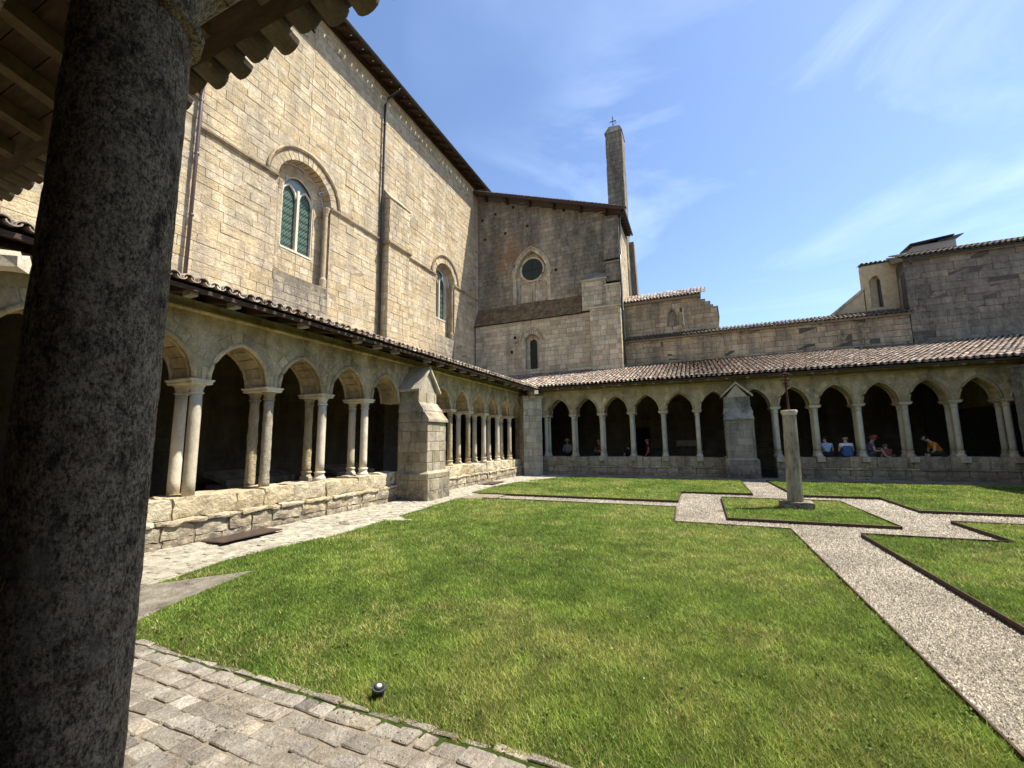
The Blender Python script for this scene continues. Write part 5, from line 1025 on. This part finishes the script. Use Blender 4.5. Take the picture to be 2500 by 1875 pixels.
def person(loc, rz, label, J, shirt, pants, hair=(.10, .06, .035), hat=None, skirt=False, long_hair=False, short_sleeve=True, g=None):
    """J: joints in local metres (x right, y forward, z up)"""
    t = thing('person', loc, label, 'person', g or 'visitors in the cloister', rz=rz); V = Vector; J = {k: V(v) for k, v in J.items()}
    vs_ = []; ed = []; ix = {}
    def av(n, p, r): ix[n] = len(vs_); vs_.append((tuple(p), r)); return ix[n]
    av('pel', J['pel'], .12); av('waist', J['pel'].lerp(J['chest'], .5), .105); av('chest', J['chest'], .125); av('neckb', J['chest'].lerp(J['neck'], .75), .07); av('neck', J['neck'], .05)
    hd = (J['head']-J['neck']).normalized(); av('chin', J['head']-hd*.045, .072); av('head', J['head']+hd*.03, .092); av('top', J['head']+hd*.10, .062)
    for a, b_ in (('pel', 'waist'), ('waist', 'chest'), ('chest', 'neckb'), ('neckb', 'neck'), ('neck', 'chin'), ('chin', 'head'), ('head', 'top')): ed.append((ix[a], ix[b_]))
    for s in 'LR':
        av('sh'+s, J['sh'+s], .06); av('el'+s, J['el'+s], .042); av('wr'+s, J['wr'+s], .028); dirh = (J['wr'+s]-J['el'+s]).normalized(); palm = J['wr'+s]+dirh*.06; av('pa'+s, palm, (.034, .022))
        ed += [(ix['chest'], ix['sh'+s]), (ix['sh'+s], ix['el'+s]), (ix['el'+s], ix['wr'+s]), (ix['wr'+s], ix['pa'+s])]
        side = dirh.cross(V((0, 0, 1))); side = (side if side.length > .1 else V((1, 0, 0))).normalized(); dn = V((0, 0, -1))
        for k, (o_, L_) in enumerate(((-.028, .06), (-.01, .072), (.01, .068), (.028, .052))):
            av('f%d%s' % (k, s), palm+side*o_+dirh*L_*.6, .009); av('g%d%s' % (k, s), palm+side*o_+dirh*L_+dn*.022, .007); ed += [(ix['pa'+s], ix['f%d%s' % (k, s)]), (ix['f%d%s' % (k, s)], ix['g%d%s' % (k, s)])]
        av('t'+s, palm-dirh*.02+side*(.045 if s == 'L' else -.045)+dn*.012, .010); ed.append((ix['pa'+s], ix['t'+s]))
        av('hip'+s, J['hip'+s], .085); av('kn'+s, J['kn'+s], .058); av('an'+s, J['an'+s], .038); fd = V((0, .1, 0)); av('ft'+s, J['an'+s]+V((0, .07, -.035)), .038); av('toe'+s, J['an'+s]+V((0, .17, -.05)), .03)
        ed += [(ix['pel'], ix['hip'+s]), (ix['hip'+s], ix['kn'+s]), (ix['kn'+s], ix['an'+s]), (ix['an'+s], ix['ft'+s]), (ix['ft'+s], ix['toe'+s])]
    skinned('body', vs_, ed, 'skin', t)
    c = [(tuple(J['pel']+V((0, 0, .02))), .135), (tuple(J['pel'].lerp(J['chest'], .5)), .13), (tuple(J['chest']), (.155, .135)), (tuple(J['chest'].lerp(J['neck'], .65)), .085)]; e = [(0, 1), (1, 2), (2, 3)]
    for s in 'LR':
        k = len(c); q = .55 if short_sleeve else 1; c += [(tuple(J['sh'+s]), .082), (tuple(J['sh'+s].lerp(J['el'+s], q)), .062)]; e += [(2, k), (k, k+1)]
        if not short_sleeve: c.append((tuple(J['el'+s].lerp(J['wr'+s], .85)), .045)); e.append((k+1, k+2))
    skinned('shirt', c, e, shirt, t)
    c = [(tuple(J['pel']+V((0, 0, -.01))), .14)]; e = []
    for s in 'LR':
        k = len(c); c += [(tuple(J['hip'+s]), .10), (tuple(J['hip'+s].lerp(J['kn'+s], .9)), .078)]; e += [(0, k), (k, k+1)]
        if not skirt: c.append((tuple(J['kn'+s].lerp(J['an'+s], .1 if short_sleeve else .85)), .072 if short_sleeve else .055)); e.append((k+1, k+2))
    skinned('trousers', c, e, pants, t)
    face = V(J.get('face', V((0, 1, 0)))).normalized(); hc = J['head']+hd*.03; hm = cloth('hair_%d' % int(sum(hair)*999), hair)
    back = [(tuple(hc-face*.030+hd*.05), .122), (tuple(hc-face*.045-hd*.02), .108)]+([(tuple(hc-face*.07-hd*.12), .085)] if long_hair else [(tuple(hc-face*.05-hd*.05), .08)])
    skinned('hair', back, [(0, 1), (1, 2)], hm, t)
    sd = face.cross(hd).normalized(); q = MB()
    for sg in (-1, 1): p = hc+face*.083+sd*sg*.033; q.lathe(p, [(.002, -.008), (.009, -.003), (.009, .003), (.002, .008)], 6)
    q.o('eyes', 'black', t, local=True); q = MB(); q.tube([hc+face*.085+hd*.01, hc+face*.112-hd*.025, hc+face*.088-hd*.032], [.006, .013, .006], 6); q.o('nose', 'skin', t, local=True)
    q = MB(); q.tube([hc+face*.086-hd*.055-sd*.022, hc+face*.093-hd*.057, hc+face*.086-hd*.055+sd*.022], [.003, .006, .003], 5); q.o('mouth', cloth('lips', (.40, .15, .12)), t, local=True)
    if hat:
        kind, col = hat; hm = cloth('hat_%d' % int(sum(col)*999), col); q = MB(); base = hc+hd*.045; n = 16; V_ = []; P_ = [(.105, 0), (.108, .03), (.098, .075), (.06, .105), (.005, .115)] if kind == 'cap' else [(.175, -.012), (.18, -.004), (.107, .005), (.104, .06), (.085, .10), (.005, .108)]
        for r_, z_ in P_:
            for k in range(n): a = 2*math.pi*k/n; V_.append(base+(face*math.cos(a)+sd*math.sin(a))*r_+hd*z_)
        F_ = [(i*n+k, i*n+(k+1) % n, (i+1)*n+(k+1) % n, (i+1)*n+k) for i in range(len(P_)-1) for k in range(n)]; o = link('hat', V_, F_, hm, t, local=True, smooth=True)
        if kind == 'cap':
            q = MB(); A = [base+face*.08-sd*.075+hd*.01, base+face*.08+sd*.075+hd*.01, base+face*.19+sd*.05-hd*.012, base+face*.19-sd*.05-hd*.012]; q.hexa(A+[a+hd*.008 for a in A]); q.o('peak', hm, o, local=True)
    return t
# seated figures, origin on the sill top
def sit(lean=.12, bend=.1, knee=.42, hands=(.12, .34, .1), side=0):
    c = Vector((0, lean, .42)); nk = c+Vector((0, bend*.4, .15)); hd = nk+Vector((0, bend*.6, .10))
    J = dict(pel=(0, 0, .12), chest=c, neck=nk, head=hd, face=(0, 1, -.6*bend/.1*.35))
    for s, k in (('L', -1), ('R', 1)):
        J['sh'+s] = (k*.185, lean, .47); J['el'+s] = (k*.24, lean+.05, .22); J['wr'+s] = (k*hands[0], hands[1], hands[2]+.06); J['hip'+s] = (k*.09, .04, .09); J['kn'+s] = (k*.12, knee, .09); J['an'+s] = (k*.12, knee+.05, -.36)
    return J
SZ = .905; sy_ = 21.22
person((4.80, sy_, SZ), 0, 'person in a blue and white checked shirt seated with back turned, head bowed low', sit(.12, .17), cloth('check_shirt', (.50, .60, .72), (.22, .32, .48)), cloth('dark_trousers', (.03, .03, .035)), (.05, .04, .035))
person((5.46, sy_, SZ), 0, 'fair-haired person in a blue pinafore over a white top seated with back turned', sit(.05, .05), cloth('white_top', (.72, .72, .74)), cloth('blue_skirt', (.07, .12, .30)), (.36, .26, .15), skirt=True)
pf = [o for o in COL.objects if o.name.startswith('person')][-1]
q = MB(); q.hexa([Vector(p) for p in ((-.16, -.14, .0), (.16, -.14, .0), (.17, .13, .0), (-.17, .13, .0), (-.145, -.10, .43), (.145, -.10, .43), (.145, .15, .43), (-.145, .15, .43))]); pin = q.o('pinafore', 'blue_skirt', pf, local=True)
m_ = pin.modifiers.new('bevel', 'BEVEL'); m_.width = .05; m_.segments = 3
J = sit(.10, .08); J['knR'] = (.10, .36, .33); J['anR'] = (.10, .50, .02); J['knL'] = (-.10, .40, .12); J['anL'] = (-.12, .5, -.3); J['wrR'] = (.12, .34, .22); J['wrL'] = (-.1, .36, .2)
person((6.16, sy_+.05, SZ), -math.pi/2, 'person in a mauve T-shirt and a red peaked cap sitting sideways with knees up', J, cloth('mauve_shirt', (.15, .12, .17)), cloth('grey_shorts', (.10, .09, .09)), (.14, .09, .05), ('cap', (.42, .05, .05)))
J = {k: Vector(v)*.72 for k, v in sit(.1, .12).items()}
person((6.86, sy_+.28, SZ-.12), .4, 'small child in red leaning down behind the wall beside the red-capped person', J, cloth('pink_shirt', (.34, .09, .08)), cloth('grey_shorts', (.10, .09, .09)), (.20, .13, .08))
J = sit(.24, .2); J['knR'] = (.10, .42, .12); J['knL'] = (-.10, .42, .12)
person((8.36, sy_+.02, SZ), math.pi/2, 'dark-haired person in an orange T-shirt hunched forward on the wall', J, cloth('orange_shirt', (.56, .19, .02)), cloth('dark_trousers', (.03, .03, .035)), (.02, .016, .013))
def stand(stride=.1, arm=0):
    J = dict(pel=(0, 0, .95), chest=(0, .01, 1.30), neck=(0, .02, 1.50), head=(0, .04, 1.62), face=(0, 1, -.05))
    for s, k in (('L', -1), ('R', 1)):
        J['sh'+s] = (k*.19, .0, 1.40); J['el'+s] = (k*.25, -.02+arm*.1, 1.13); J['wr'+s] = (k*(.24-arm*.14), .06+arm*.2, .90+arm*.2); J['hip'+s] = (k*.09, 0, .90); J['kn'+s] = (k*.1, .03+k*stride*.5, .5); J['an'+s] = (k*.1, k*stride, .09)
    return J
person((-6.78, 23.5, .0), math.pi*.93, 'person in a yellow sun hat and pale top standing inside the far gallery, left bay', stand(.05, 1), cloth('pale_top', (.42, .40, .36)), cloth('dark_trousers', (.03, .03, .035)), (.08, .05, .03), ('hat', (.66, .55, .16)), short_sleeve=False)
person((-4.97, 23.4, .0), math.pi*.8, 'person in a dim reddish top half hidden behind the third far column', stand(.05, 1), cloth('rust_top', (.20, .05, .045)), cloth('dark_trousers', (.03, .03, .035)), (.22, .14, .07))
person((-3.36, 23.0, -.26), math.pi*.25, 'dark-haired person with a white skirt beside the doorway of the far gallery', stand(.05, .6), cloth('black_top', (.03, .025, .025)), cloth('white_top', (.72, .72, .74)), (.05, .035, .025), long_hair=True)
person((-2.42, 23.4, .0), math.pi*.55, 'person in a dark red shirt walking to the left in front of the dark doorway', stand(.2, .2), cloth('red_shirt', (.30, .02, .025)), cloth('maroon_trousers', (.10, .015, .02)), (.25, .15, .08))
# ------------------------------------------------------------------ small weeds, daisies and strays
def weeds(n, area, label, name='weed_leaves'):
    V = []; F = []; T = []
    for _ in range(n):
        x, y = rnd(area[0], area[1]), rnd(area[2], area[3]); z = .05
        if not inpoly(np.array([x]), np.array([y]), LAWN['near'])[0]: continue
        for k in range(random.randint(5, 9)):
            a = rnd(0, 6.28); l = rnd(.016, .036); w = rnd(.003, .007); d = Vector((math.cos(a), math.sin(a), 0)); s = Vector((-d.y, d.x, 0)); c = Vector((x, y, z)); b = len(V)
            V += [c, c+d*l*.55+s*w+Vector((0, 0, .022)), c+d*l+Vector((0, 0, .016)), c+d*l*.55-s*w+Vector((0, 0, .022))]; F.append((b, b+1, b+2, b+3)); T.append((rnd(.05, .4), rnd(.2, .6), 0))
    o = link(name, V, F, 'grass', None, tint=T); o['kind'] = 'stuff'; o['label'] = label
weeds(420, (-5.2, 1.4, 2.3, 4.6), 'broad-leaved weeds and clover in the foreground grass')
b = MB()
for _ in range(35):
    x, y = rnd(-5, 1.3), rnd(2.5, 8.5)
    if inpoly(np.array([x]), np.array([y]), LAWN['near'])[0]: b.lathe((x, y, .075), [(.002, 0), (.006, .002), (.003, .004)], 6)
o = b.o('fallen_petals', 'whitewood'); o['kind'] = 'stuff'
# pebbles kicked out of the paths into the turf
b = MB()
for (x0, x1, y0, y1) in ((1.18, 1.4, 2.3, 9.3), (2.46, 2.7, 2.3, 9.2), (-.5, 1.4, 9.05, 9.3)):
    for _ in range(90):
        x, y = rnd(x0, x1), rnd(y0, y1); s = rnd(.006, .012); b.add([Vector((x-s, y, .05)), Vector((x+s, y-s*.6, .05)), Vector((x+s*.4, y+s, .05)), Vector((x, y, .06+s*.6))], [(0, 1, 3), (1, 2, 3), (2, 0, 3)], (rnd(.3, 1), rnd(.3, .9), 0))
o = b.o('gravel', 'pebble'); o['kind'] = 'stuff'; o['label'] = 'stray pebbles scattered on the grass beside the paths'
